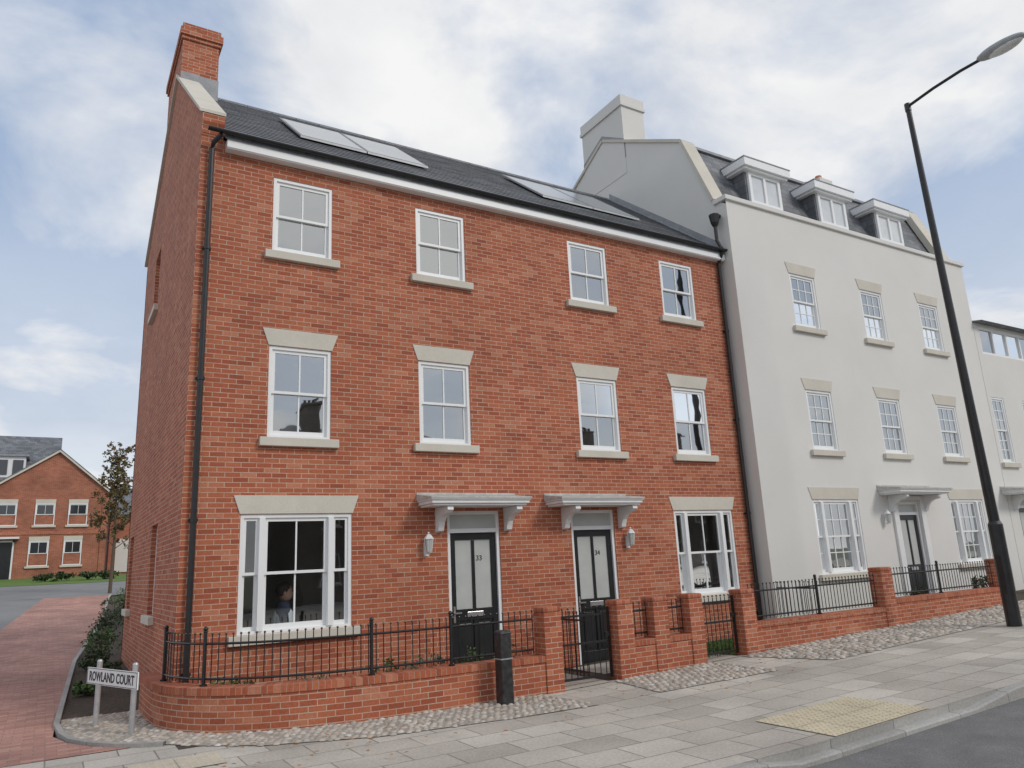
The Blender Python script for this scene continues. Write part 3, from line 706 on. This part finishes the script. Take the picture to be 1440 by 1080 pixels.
garden_wall('farthest low red brick wall with two piers, beside the lamp post',[(11.455,-1.5),(13,-1.5),(14.985,-1.5)],.76,[(11.05,11.45,1.31),(14.9,15.3,1.31)])
def rail_seg(root,P,z0,z1,sp=.085):
    P=[Vector(p) for p in P]; L=[0]; bars=MB()
    for a,b in zip(P,P[1:]): L.append(L[-1]+(b-a).length)
    def at(s):
        for i in range(len(P)-1):
            if s<=L[i+1]+1e-6: return P[i].lerp(P[i+1],(s-L[i])/max(1e-6,L[i+1]-L[i]))
        return P[-1]
    n=max(1,int(L[-1]/sp))
    for k in range(n+1):
        q=at(L[-1]*k/n)
        bars.tube([(q.x,q.y,z0+.03),(q.x,q.y,z1-.02)],.0065,5,cap=False)
        bars.ball((q.x,q.y,z1-.008),.014,6,4)
    bars.build('bars',M['black'],root)
    for z in (z0+.075,z1-.11):
        r=MB(); r.tube([(p.x,p.y,z) for p in P],.013,4); r.build('rail',M['black'],root)
def post(root,x,y,z0,z1):
    b=MB(); b.tube([(x,y,z0),(x,y,z1)],.021,8); b.tube([(x,y,z0),(x,y,z0+.02)],.04,8); p=b.build('post',M['black'],root)
    f=MB(); f.tube([(x,y,z1),(x,y,z1+.012)],.028,8); f.ball((x,y,z1+.036),.027,10,6); f.build('finial',M['black'],p,smooth=True)
def fence(label,P,z0,z1,posts,name='iron_railing',cat='railing',group=None):
    P=[tuple(p) for p in P]
    root=thing(name,label,cat,(P[0][0],P[0][1],z0),group)
    rail_seg(root,P,z0,z1)
    for x,y in posts: post(root,x,y,z0-.0,z1+.01)
    return root
def offs(P,d):
    P=[Vector(p) for p in P]; o=[]
    for i in range(len(P)):
        t=(P[min(i+1,len(P)-1)]-P[max(i-1,0)]).normalized(); o.append(P[i]+Vector((-t.y,t.x))*d)
    return o
FP=[p for p in offs(WPS,.12) if p.y<.35]
cor=min(FP,key=lambda p:abs(p.y+.62))
fence('long black iron railing curving along the low wall of the corner garden',FP,.55,1.10,[FP[0],cor,min(FP,key=lambda p:abs(p.x-1.8)),(2.85,-1.38)])
fence('tiny black railing panel between the left and middle brick piers',[(5.56,-1.38),(5.87,-1.38)],.6,1.08,[])
fence('tiny black railing panel between the middle and right brick piers',[(6.19,-1.38),(6.54,-1.38)],.6,1.08,[])
fence('black iron railing on the wall between the second gate and lamp post wall',[(7.95,-1.38),(11.1,-1.38)],.64,1.20,[(9.55,-1.38)])
fence('farthest black iron railing on the low wall, beside the street lamp',[(11.48,-1.38),(14.95,-1.38)],.76,1.28,[(13.1,-1.38)])
fence('black railing dividing the brick house garden from the white building garden',[(9.75,-1.25),(9.75,-.4)],.3,1.15,[])
fence('black railing dividing the two gardens between the numbered doors',[(4.95,-1.2),(4.95,-.15)],.15,1.0,[])
def gate(label,x0,x1):
    root=thing('garden_gate',label,'gate',(x0,-1.36,H(x0,-1.4)))
    z0=H(x0,-1.4)+.06; z1=1.08
    f=MB()
    f.box(x0,x0+.03,-1.38,-1.35,z0,z1-.02); f.box(x1-.03,x1,-1.38,-1.35,z0,z1-.02); f.box(x0+.03,x1-.03,-1.375,-1.355,z0+.02,z0+.05); f.box(x0+.03,x1-.03,-1.375,-1.355,z1-.12,z1-.095)
    f.box(x0+.03,x1-.03,-1.375,-1.355,z0+.45,z0+.475)
    f.build('gate_frame',M['black'],root)
    b=MB(); n=9
    for k in range(1,n):
        x=x0+(x1-x0)*k/n; b.tube([(x,-1.365,z0+.03),(x,-1.365,z1-.03)],.0065,5); b.ball((x,-1.365,z1-.01),.015,6,4)
    b.build('gate_bars',M['black'],root)
    l=MB(); l.box(x1-.1,x1-.01,-1.40,-1.38,z0+.52,z0+.58); l.build('latch',M['black'],root)
gate('black iron garden gate leading to door 33',4.38,5.23)
gate('black iron garden gate beside the lawn of house 34',6.86,7.61)
struct(grid('garden_path',[4.36,5.1],[-1.5,-1,-.5,-.14],.008,M['slab'])); struct(grid('garden_path',[6.85,7.5],[-1.5,-.9],.008,M['slab'])); struct(grid('garden_path',[5.4,6.85],[-1.1,-.5,-.14],.008,M['slab']))
lw=MB()
def lawn(x0,x1,y0,y1,n,h=.06):
    for i in range(n):
        x=random.uniform(x0,x1);y=random.uniform(y0,y1);a=random.uniform(0,6.28);z=H(x,y)+.002;hh=h*random.uniform(.6,1.2)
        lw.face([(x-.006*math.cos(a),y-.006*math.sin(a),z),(x+.006*math.cos(a),y+.006*math.sin(a),z),(x+random.uniform(-.02,.02),y+random.uniform(-.02,.02),z+hh)],[(0,0)]*3)
lawn(7.0,9.6,-1.25,-.05,5000); lawn(10.2,13,-1.2,-.4,3000)
tag(lw.build('lawn',M['leafgreen'],weld=False),'short green grass in the small front gardens','grass',kind='stuff')
struct(grid('lawn_base',[6.86,8,9.7],[-.9,-.1],.006,M['grassm'])); struct(grid('lawn_base',[7.55,8,9.7],[-1.27,-.9],.006,M['grassm'])); struct(grid('lawn_base',[10.0,13.3],[-1.27,-.35],.006,M['grassm']))
# ------------------------------------------------------------------ plants
def leafcloud(mb,c,r,n,ls,seed):
    rnd=random.Random(seed)
    cl=[(Vector((rnd.gauss(0,.45),rnd.gauss(0,.45),rnd.gauss(0,.4)))) for _ in range(max(4,n//28))]
    for i in range(n):
        q=cl[i%len(cl)]; p=q+Vector((rnd.gauss(0,.17),rnd.gauss(0,.17),rnd.gauss(0,.17)))
        if p.length>1.25: p=p.normalized()*1.2
        P=Vector((c[0]+p.x*r[0],c[1]+p.y*r[1],c[2]+p.z*r[2]))
        a=Vector((rnd.gauss(0,1),rnd.gauss(0,1),rnd.gauss(0,1))).normalized(); b=a.cross(Vector((rnd.gauss(0,1),rnd.gauss(0,1),rnd.gauss(0,1)))).normalized()
        l=ls*rnd.uniform(.6,1.3)
        mb.face([P-a*l,P+b*l*.45,P+a*l,P-b*l*.45],[(0,0)]*4)
def shrub(x,y,rx,ry,h,n,mat,label,seed,ls=.03,group=None,name='shrub',cat='shrub'):
    z=H(x,y); root=thing(name,label,cat,(x,y,z),group)
    s=MB(); rnd=random.Random(seed)
    for k in range(5):
        a=rnd.uniform(0,6.28); s.tube([(x,y,z-.02),(x+math.cos(a)*rx*.3,y+math.sin(a)*ry*.3,z+h*.4),(x+math.cos(a)*rx*.6,y+math.sin(a)*ry*.6,z+h*.8)],[.008,.006,.003],4)
    s.build('stems',M['bark'],root)
    f=MB(); leafcloud(f,(x,y,z+h*.5),(rx*.8,ry*.8,h*.42),n,ls,seed); f.build('foliage',mat,root,weld=False)
    return root
k=0
bedlab=['nearest low shrub in the side bed by the end house','second low shrub along the side bed','third shrub along the side bed','fourth shrub along the side bed','fifth shrub along the side bed','sixth shrub along the side bed','farthest shrub in the side bed']
for (x,y,rx,h) in ((-.72,3.0,.18,.2),(-.35,4.2,.24,.28),(-.5,5.6,.28,.4),(-.3,7.6,.38,.62),(-.1,10,.42,.7),(.35,13,.5,.75),(.8,17,.55,.75)):
    shrub(x,y,rx,rx*1.4,h,700,M['leafdark'] if k%3 else M['leafgreen'],bedlab[k],100+k,.032,'shrubs in the bed beside the end house'); k+=1
gl=['small leafy plant by the corner railing post of the garden','low green plant left of the middle railing post','low green plant right of the middle railing post','small plant below the sill near the door 33 step','low green plant behind the black bollard','small plant behind the railing next to the left gate pier']
for i,(x,y) in enumerate(((.55,-.55),(1.3,-1.0),(2.2,-1.05),(2.75,-.8),(3.25,-1.05),(3.75,-1.1))):
    shrub(x,y,.3,.2,.6,600,M['leafgrey'] if i%2 else M['leafgreen'],gl[i],200+i,.026,'plants in the corner garden',name='garden_plant',cat='plant')
gl=['leafy plant behind the railing left of the white building door','leafy plant behind the far railing under the right bay window','dark plant in front of the lower pale building']
for i,(x,y) in enumerate(((12.9,-1.0),(15.6,-.9),(17.6,-1.0))):
    shrub(x,y,.35,.25,.6,420,M['leafdark'],gl[i],300+i,.04,name='garden_plant',cat='plant')
def tree(x,y,h,cr,mat,label,seed,n,ls,name='tree'):
    z=H(x,y); root=thing(name,label,'tree',(x,y,z)); rnd=random.Random(seed)
    t=MB(); t.tube([(x,y,z-.1),(x+.03,y,z+h*.35),(x-.02,y+.03,z+h*.7),(x,y,z+h*.97)],[.06*h/5,.045*h/5,.025*h/5,.008],8)
    tips=[]
    for i in range(22):
        zz=z+h*(.28+.64*i/22); a=i*2.4; L=cr*(1.1-.7*i/22)*rnd.uniform(.7,1.1); e=(x+math.cos(a)*L,y+math.sin(a)*L,zz+L*1.0)
        t.tube([(x,y,zz),(x+math.cos(a)*L*.5,y+math.sin(a)*L*.5,zz+L*.4),e],[.018*h/5,.012*h/5,.004],5); tips+=[((x+e[0])/2,(y+e[1])/2,(zz+e[2])/2),e]
    t.build('trunk',M['bark'],root)
    f=MB()
    for i,e in enumerate(tips): leafcloud(f,e,(cr*.38,cr*.38,cr*.45),n//len(tips),ls,seed*50+i)
    f.build('crown',mat,root,weld=False)
tree(.85,25,6.0,.85,M['leafred'],'slender young tree with sparse olive and reddish leaves beside the block path',5,4200,.07,'young_tree')
for i,(x,y) in enumerate(((-1.4,35.6),(-.4,35.8),(.6,35.7),(1.6,35.6))):
    shrub(x,y,.7,.5,.5,300,M['leafdark'],['low bush on the verge left of the far gable window','low bush on the far verge below the gable','low bush on the far verge right of the gable','low bush on the far verge behind the young tree'][i],400+i,.09,'bushes on the far verge')
fl=MB()
for i in range(90):
    x=random.uniform(0,9);y=random.uniform(-3.2,-1.6);a=random.uniform(0,6.28);z=H(x,y)+.035;c,s=math.cos(a)*.03,math.sin(a)*.03
    fl.face([(x-c,y-s,z),(x+s*.6,y-c*.6,z+.008),(x+c,y+s,z),(x-s*.6,y+c*.6,z+.004)],[(0,0)]*4)
tag(fl.build('fallen_leaves',M['fallen'],weld=False),'scattered brown autumn leaves on the cobbles and paving','leaves',kind='stuff')
# ------------------------------------------------------------------ street furniture
root=thing('bollard','short black square bollard standing in front of the low brick wall','bollard',(3.36,-1.72,H(3.3,-1.7)))
x,y,z=3.36,-1.72,H(3.3,-1.7)
def rot_box(mb,cx,cy,a,hw,z0,z1,hw1=None):
    hw1=hw1 or hw
    c=[]
    for r_,zz in ((hw,z0),(hw1,z1)):
        c.append([(cx+r_*1.414*math.cos(a+math.pi/4+k*math.pi/2),cy+r_*1.414*math.sin(a+math.pi/4+k*math.pi/2),zz) for k in range(4)])
    for k in range(4): mb.face([c[0][k],c[0][(k+1)%4],c[1][(k+1)%4],c[1][k]])
    mb.face(c[0]); mb.face(c[1])
b=MB(); rot_box(b,x,y,.06,.078,z-.05,z+.80,.074); b.build('bollard_body',M['bollardm'],root,bevel=.012)
b=MB(); rot_box(b,x,y,.06,.080,z+.781,z+.802,.080); rot_box(b,x,y,.06,.080,z+.803,z+.825,.05); b.build('bollard_cap',M['bollardm'],root,bevel=.006)
b=MB(); rot_box(b,x,y,.06,.080,z+.50,z+.515); b.build('bollard_band',M['lead'],root)
A=Vector((-.72,.64,0));B=Vector((-.41,-.21,0)); d=(B-A).normalized(); nn=Vector((d.y,-d.x,0))
if nn.y>0: nn=-nn
zb=H(-.5,0)
root=thing('street_name_sign','low street name plate reading ROWLAND COURT on two grey metal posts','sign',tuple((A+B)/2+Vector((0,0,zb))))
for P_ in (A+d*.03,B):
    b=MB(); b.tube([(P_.x,P_.y,zb-.05),(P_.x,P_.y,zb+.71)],.03,12); b.tube([(P_.x,P_.y,zb+.71),(P_.x,P_.y,zb+.73)],[.032,.02],12); b.build('post',M['steel'],root)
pl=MB(); c=(A+B)/2; hl_=.62
f0=nn*.036; f1=nn*.05
pts=[c-d*hl_,c+d*hl_]
zz0,zz1=.565,.745
def q3(v,z): return (v.x,v.y,z)
fr_=[q3(pts[0]+f1,zz0),q3(pts[1]+f1,zz0),q3(pts[1]+f1,zz1),q3(pts[0]+f1,zz1)]; bk=[q3(pts[0]+f0,zz0),q3(pts[1]+f0,zz0),q3(pts[1]+f0,zz1),q3(pts[0]+f0,zz1)]
pl.face(fr_); pl.face(bk[::-1])
for k in range(4): pl.face([fr_[k],fr_[(k+1)%4],bk[(k+1)%4],bk[k]])
plate=pl.build('name_plate',M['signplate'],root)
bd=MB(); 
for (a,b_,e0,e1) in ((-hl_+.008,hl_-.008,zz0+.006,zz0+.012),(-hl_+.008,hl_-.008,zz1-.012,zz1-.006),(-hl_+.008,-hl_+.018,zz0+.012,zz1-.012),(hl_-.018,hl_-.008,zz0+.012,zz1-.012)):
    v0=c+d*a+f1*1.03; v1=c+d*b_+f1*1.03; bd.face([q3(v0,e0),q3(v1,e0),q3(v1,e1),q3(v0,e1)])
bd.build('border',M['black'],plate)
cc=c+f1*1.02
t=text_mesh('ROWLAND COURT',.118,M['black'],plate,(cc.x,cc.y,(zz0+zz1)/2),tuple(d),(0,0,1),'lettering',.0015,width=1.10,height=.105,bold=.022)
lx,ly,lz=12.0,-3.12,H(12,-3.1)
root=thing('street_lamp','tall black street lamp post with a curved arm and grey lamp head','street lamp',(lx,ly,lz))
b=MB(); b.tube([(lx,ly,lz-.05),(lx,ly,lz+1.6),(lx-.005,ly,lz+1.66)],[.11,.11,.08],16); b.build('base_section',M['black'],root)
b=MB(); b.tube([(lx-.005,ly,lz+1.6),(11.8,-3.1,9.66)],[.082,.045],14); b.build('pole',M['black'],root)
b=MB(); b.tube([(11.8,-3.1,9.55),(11.8,-3.1,9.7)],.055,10); b.tube([(11.8,-3.08,9.64),(11.8,-3.6,9.72),(11.8,-4.1,9.76),(11.8,-4.5,9.76)],.028,8); b.build('arm',M['black'],root)
b=MB(); b.ball((11.8,-4.78,9.78),.40,16,10,.36,1,.24); hd=b.build('lamp_head',M['lampgrey'],root,smooth=True)
b=MB(); b.ball((11.8,-4.83,9.745),.30,16,10,.40,1,.30); b.build('lamp_lens',M['lens'],hd,smooth=True)
b=MB(); b.box(lx-.112,lx-.104,ly-.04,ly+.04,lz+.5,lz+1.1); b.build('access_door',M['black'],root)
# ------------------------------------------------------------------ far brick houses
def far_house(name,label,x0,x1,y,wz,apex,wins,doors=(),col='brickcold'):
    z=H((x0+x1)/2,y); root=thing(name,label,'house',((x0+x1)/2,y,z))
    w=MB(); xm=apex[0]; w.prism([(x0,z-.3),(x1,z-.3),(x1,wz),(xm,apex[1]),(x0,wz)],1,y,y+8); w.build('wall',M[col],root)
    for xx in (x0+.02,x1-.32):
        s=MB(); s.box(xx,xx+.3,y-.06,y-.002,z-.3,wz-.1); s.build('pilaster',M[col],root)
    s=MB(); s.box(x0,x1,y-.04,y-.002,4.45,4.62); s.build('brick_band',M['brick'],root)
    r=MB()
    for a,b_ in (((x0-.2,wz-.12),apex),(apex,(x1+.2,wz-.12))):
        r.prism([a,b_,(b_[0],b_[1]+.16),(a[0],a[1]+.16)],1,y-.12,y+8.1)
    r.build('roof',M['slate'],root)
    v=MB()
    for a,b_ in (((x0-.2,wz-.16),(apex[0],apex[1]-.04)),((apex[0],apex[1]-.04),(x1+.2,wz-.16))):
        v.prism([a,b_,(b_[0],b_[1]+.12),(a[0],a[1]+.12)],1,y-.16,y-.121)
    v.build('bargeboard',M['stone'],root)
    T=front(y-.03)
    for a,b_,c_,d_ in wins: window(root,T,a,b_,c_,d_,2,1,lintel=True,glass='darkglass',off=-.03,flare=.02)
    for a,b_ in doors:
        dd=MB(T); dd.box(a,b_,-.03,-.0,z,z+1.95); dd.build('door',M['door'],root)
        fr=MB(T); fr.box(a-.08,a,-.05,0,z,z+2.05); fr.box(b_,b_+.08,-.05,0,z,z+2.05); fr.box(a-.08,b_+.08,-.05,0,z+1.96,z+2.05); fr.box(a-.3,b_+.3,-.5,0,z+2.12,z+2.22); fr.build('door_surround',M['white'],root)
far_house('far_brick_house','distant red brick gabled house with stone trimmed verge, left of the young tree',-4.6,1.4,40,6.75,(-1.26,9.1),[(-2.35,-1.4,2.75,4.1),(-.7,.2,2.75,4.1),(-2.2,-1.25,4.95,6.15),(-.6,.35,4.95,6.15),(-4.0,-3.05,4.95,6.15)],[(-3.95,-3.1)])
root=thing('far_brick_house','distant red brick house with slate roof and white dormer at the left edge','house',(-8,42,2.2))
w=MB(); w.box(-14,-4.65,40.6,48,1.8,7.2); w.build('wall',M['brickcold'],root)
r=MB(); r.prism([(40.3,7.1),(44.3,10.6),(48.3,7.1)],0,-14,-1.2); r.build('roof',M['slate'],root)
dm=MB(); dm.box(-5.2,-2.9,41.0,43,7.6,8.9); dmo=dm.build('dormer',M['white'],root)
dr=MB(); dr.box(-5.35,-2.75,40.85,43,8.9,9.0); dr.build('dormer_roof',M['lead'],dmo)
T=front(40.96); 
for a in (-5.0,-4.25,-3.5): 
    q=MB(T); q.box(a,a+.5,.0,.03,7.85,8.7); q.build('dormer_pane',M['darkglass'],dmo)
T=front(40.57)
for a in (-6.1,-8.6): 
    window(root,T,a,a+.95,5.0,6.2,2,1,glass='darkglass',off=-.03,flare=.02)
root=thing('far_brick_house','low distant brick house with a pale garage door, behind the young tree','house',(4,46,2.3))
w=MB(); w.box(1.9,9,46,52,1.8,6.0); w.build('wall',M['brickcold'],root)
r=MB(); r.prism([(45.7,5.95),(49,8.0),(52.3,5.95)],0,1.7,9.2); r.build('roof',M['slate'],root)
q=MB(front(46)); q.box(2.3,3.9,-.05,0,2.3,4.4); q.build('garage_door',M['cream'],root)
# dark car at the far left edge
root=thing('parked_car','dark parked car just entering the left edge of the view','car',(-5.2,27.5,H(-5,27.5)))
cx,cy,cz=-5.32,27.5,H(-5,27.5)
prof=[(-2.1,.35),(-2.12,.62),(-1.95,.82),(-1.1,.92),(-.45,1.38),(.75,1.42),(1.5,1.0),(2.02,.92),(2.12,.6),(2.1,.32)]
b=MB(); W=.86
for (p,q) in zip(prof,prof[1:]):
    wp=W-(.16 if p[1]>1.2 else 0); wq=W-(.16 if q[1]>1.2 else 0)
    b.face([(cx+p[0],cy-wp,cz+p[1]),(cx+q[0],cy-wq,cz+q[1]),(cx+q[0],cy+wq,cz+q[1]),(cx+p[0],cy+wp,cz+p[1])])
for s in (-1,1):
    b.face([(cx+p[0],cy+s*(W-(.16 if p[1]>1.2 else 0)),cz+p[1]) for p in (prof[0],prof[1],prof[2],prof[3],prof[6],prof[7],prof[8],prof[9])])
    b.face([(cx+p[0],cy+s*(W-(.16 if p[1]>1.2 else 0)),cz+p[1]) for p in (prof[3],prof[4],prof[5],prof[6])])
b.face([(cx-2.1,cy-W,cz+.35),(cx+2.1,cy-W,cz+.32),(cx+2.1,cy+W,cz+.32),(cx-2.1,cy+W,cz+.35)])
b.build('body',M['carpaint'],root,bevel=.05)
for s in (-1,1):
    b=MB(); b.face([(cx+p,cy+s*(W-q+.012),cz+z_) for p,q,z_ in ((-.95,.02,.96),(1.3,.02,1.0),(.72,.15,1.34),(-.42,.15,1.32))])
    b.build('side_window',M['darkglass'],root)
for sx in (-1.3,1.3):
    for s in (-1,1):
        t=MB(); t.tube([(cx+sx,cy+s*.66,cz+.32),(cx+sx,cy+s*.88,cz+.32)],.32,20); t=t.build('wheel',M['tyre'],root)
        r=MB(); r.tube([(cx+sx,cy+s*.87,cz+.32),(cx+sx,cy+s*.895,cz+.32)],.2,14); r.build('rim',M['alu'],t)
for s in (-1,1):
    l=MB(); l.ball((cx+2.03,cy+s*.62,cz+.72),.12,10,6,.5,1.3,.7); l.build('headlight',M['lens'],root)
# ------------------------------------------------------------------ person in the bay window
def skin(name,V,E,R,mat,parent,sub=2):
    o0=ORG[parent.name]
    me=bpy.data.meshes.new(name); me.from_pydata([tuple(Vector(v)-o0) for v in V],E,[]); ob=bpy.data.objects.new(name,me); COL.objects.link(ob)
    sm=ob.modifiers.new('s','SKIN'); ss=ob.modifiers.new('u','SUBSURF'); ss.levels=sub; ss.render_levels=sub
    for i,r_ in enumerate(R):
        me.skin_vertices[0].data[i].radius=(r_,r_) if not isinstance(r_,tuple) else r_
    me.skin_vertices[0].data[0].use_root=True
    dg=bpy.context.evaluated_depsgraph_get(); dg.update(); m2=bpy.data.meshes.new_from_object(ob.evaluated_get(dg)); bpy.data.objects.remove(ob)
    for p in m2.polygons: p.use_smooth=True
    m2.materials.clear(); m2.materials.append(mat)
    o=bpy.data.objects.new(name,m2); COL.objects.link(o); o.parent=parent; ORG[o.name]=o0.copy(); return o
fx,fy,fz=1.30,.42,.225
root=thing('person','person kneeling behind the bay window in dark jacket with pale reflective panels','person',(fx,fy,fz))
K=1.03
def rel(*p): return (fx+p[0]*K,fy+p[1]*K,fz+p[2]*K)
V=[rel(0,0,.55),rel(0,-.02,.72),rel(.01,-.03,.90),rel(.0,-.04,1.02),rel(0,-.05,1.10),
   rel(-.17,-.03,.98),rel(-.22,-.08,.76),rel(-.16,-.25,.66),
   rel(.17,-.03,.98),rel(.24,-.06,.75),rel(.14,-.24,.70),
   rel(-.10,0,.48),rel(-.12,-.10,.07),rel(-.12,.30,.06),rel(.10,0,.48),rel(.12,-.10,.07),rel(.12,.30,.06)]
E=[(0,1),(1,2),(2,3),(3,4),(3,5),(5,6),(6,7),(3,8),(8,9),(9,10),(0,11),(11,12),(12,13),(0,14),(14,15),(15,16)]
R=[(.15,.11),(.14,.11),(.16,.11),(.11,.08),.055,.07,.05,.035,.07,.05,.035,.09,.065,.045,.09,.065,.045]
body=skin('body',V,E,R,M['navy'],root)
b=MB(); b.ball(rel(0,-.06,1.2),.105*K,16,12,.78,.9,1.08); b.ball(rel(0,-.155,1.18),.02,8,6,.8,1,1.4)
for s in (-1,1): b.ball(rel(s*.083,-.05,1.19),.026,8,6,.4,.8,1.2)
b.build('head',M['skin'],root,smooth=True)
b=MB(); b.ball(rel(0,-.03,1.235),.110*K,14,10,.86,.94,.96); b.build('hair',M['hair'],root,smooth=True)
for s in (-1,1):
    b=MB(); b.ball(rel(s*.035,-.147,1.21),.012,6,4); b.build('eye',M['black'],root)
b=MB(); b.ball(rel(0,-.144,1.135),.022,8,4,1,.4,.25); b.build('mouth',M['pot'],root)
for s in (-1,1):
    hv=MB(); hv.ball(rel(s*.15,-.29,.665),.04,10,6,.9,1.1,.5)
    for i in range(4): hv.tube([rel(s*.15+(i-1.5)*.018,-.32,.665),rel(s*.15+(i-1.5)*.02,-.365,.655),rel(s*.15+(i-1.5)*.02,-.385,.63)],[.009,.008,.006],6)
    hv.tube([rel(s*.12,-.28,.665),rel(s*.095,-.31,.65)],[.011,.008],6); hv.build('hand',M['skin'],root,smooth=True)
V=[rel(0,-.02,.62),rel(0,-.03,.76),rel(0,-.035,.90),rel(0,-.045,1.03)]
skin('vest',V,[(0,1),(1,2),(2,3)],[(.165,.14),(.17,.145),(.19,.15),(.15,.12)],M['vest'],root)
root.rotation_euler=(0,0,math.radians(75))
# ------------------------------------------------------------------ world, sun, camera
w=bpy.data.worlds.new('World'); scn.world=w; w.use_nodes=True; nt=w.node_tree; L=nt.links
bg=nt.nodes['Background']; bg.inputs[1].default_value=.1
sky=N(nt,'ShaderNodeTexSky',sky_type='NISHITA'); sky.sun_disc=False; sky.sun_elevation=math.radians(38)
sd=Vector((.5,-.82,0)); az=math.atan2(sd.x,sd.y); sky.sun_rotation=az; sky.air_density=1.2; sky.dust_density=1.0
tc=N(nt,'ShaderNodeTexCoord'); sp=N(nt,'ShaderNodeSeparateXYZ'); L.new(tc.outputs['Generated'],sp.inputs[0])
zc=N(nt,'ShaderNodeMath',operation='MAXIMUM'); L.new(sp.outputs[2],zc.inputs[0]); zc.inputs[1].default_value=0
za=N(nt,'ShaderNodeMath',operation='ADD'); L.new(zc.outputs[0],za.inputs[0]); za.inputs[1].default_value=.35
dv=N(nt,'ShaderNodeVectorMath',operation='DIVIDE'); cb=N(nt,'ShaderNodeCombineXYZ')
for i in range(3): L.new(za.outputs[0],cb.inputs[i])
L.new(tc.outputs['Generated'],dv.inputs[0]); L.new(cb.outputs[0],dv.inputs[1])
mp=N(nt,'ShaderNodeMapping'); mp.inputs['Location'].default_value=(3.1,1.7,.4); L.new(dv.outputs[0],mp.inputs[0])
n1=N(nt,'ShaderNodeTexNoise',_Scale=1.9,_Detail=8.,_Roughness=.55,_Distortion=.35); L.new(mp.outputs[0],n1.inputs['Vector'])
n2=N(nt,'ShaderNodeTexNoise',_Scale=3.0,_Detail=6.,_Roughness=.55); L.new(mp.outputs[0],n2.inputs['Vector'])
r1=ramp(nt,[(.38,(0,0,0)),(.58,(1,1,1))]); L.new(n1.outputs[0],r1.inputs[0])
r2=ramp(nt,[(.34,(7.6,7.75,8.05)),(.60,(9.2,9.2,9.2))]); L.new(n2.outputs[0],r2.inputs[0])
blue=mixc(nt,.72,sky.outputs[0],(3.3,4.7,7.2))
hz=N(nt,'ShaderNodeMapRange'); L.new(sp.outputs[2],hz.inputs[0]); hz.inputs[1].default_value=0; hz.inputs[2].default_value=.5; hz.inputs[3].default_value=.8; hz.inputs[4].default_value=.10
mxm=N(nt,'ShaderNodeMath',operation='MAXIMUM'); L.new(r1.outputs[0],mxm.inputs[0]); L.new(hz.outputs[0],mxm.inputs[1])
c=mixc(nt,mxm.outputs[0],blue,r2.outputs[0]); L.new(c,bg.inputs[0])
sl=bpy.data.lights.new('Sun','SUN'); sl.energy=1.4; sl.angle=math.radians(14); sl.color=(1,.94,.86)
so=bpy.data.objects.new('Sun',sl); COL.objects.link(so)
el=math.radians(38); s_=Vector((sd.normalized().x*math.cos(el),sd.normalized().y*math.cos(el),math.sin(el)))
so.rotation_euler=(-s_).to_track_quat('-Z','Y').to_euler(); so.location=(0,-20,30)
cam=bpy.data.cameras.new('Camera'); co=bpy.data.objects.new('Camera',cam); COL.objects.link(co)
right=Vector((.8571,-.5130,-.0476)).normalized(); fwd=Vector((.5090,.8292,.2307)); fwd=(fwd-right*fwd.dot(right)).normalized(); up=right.cross(fwd)
co.matrix_world=Matrix(((right.x,up.x,-fwd.x,-1.31),(right.y,up.y,-fwd.y,-9.82),(right.z,up.z,-fwd.z,1.7),(0,0,0,1)))
cam.sensor_width=36; cam.lens=1057/1440*36; cam.clip_end=2000; cam.clip_start=.05
scn.camera=co
scn.view_settings.view_transform='Standard'; scn.view_settings.look='None'; scn.view_settings.exposure=0
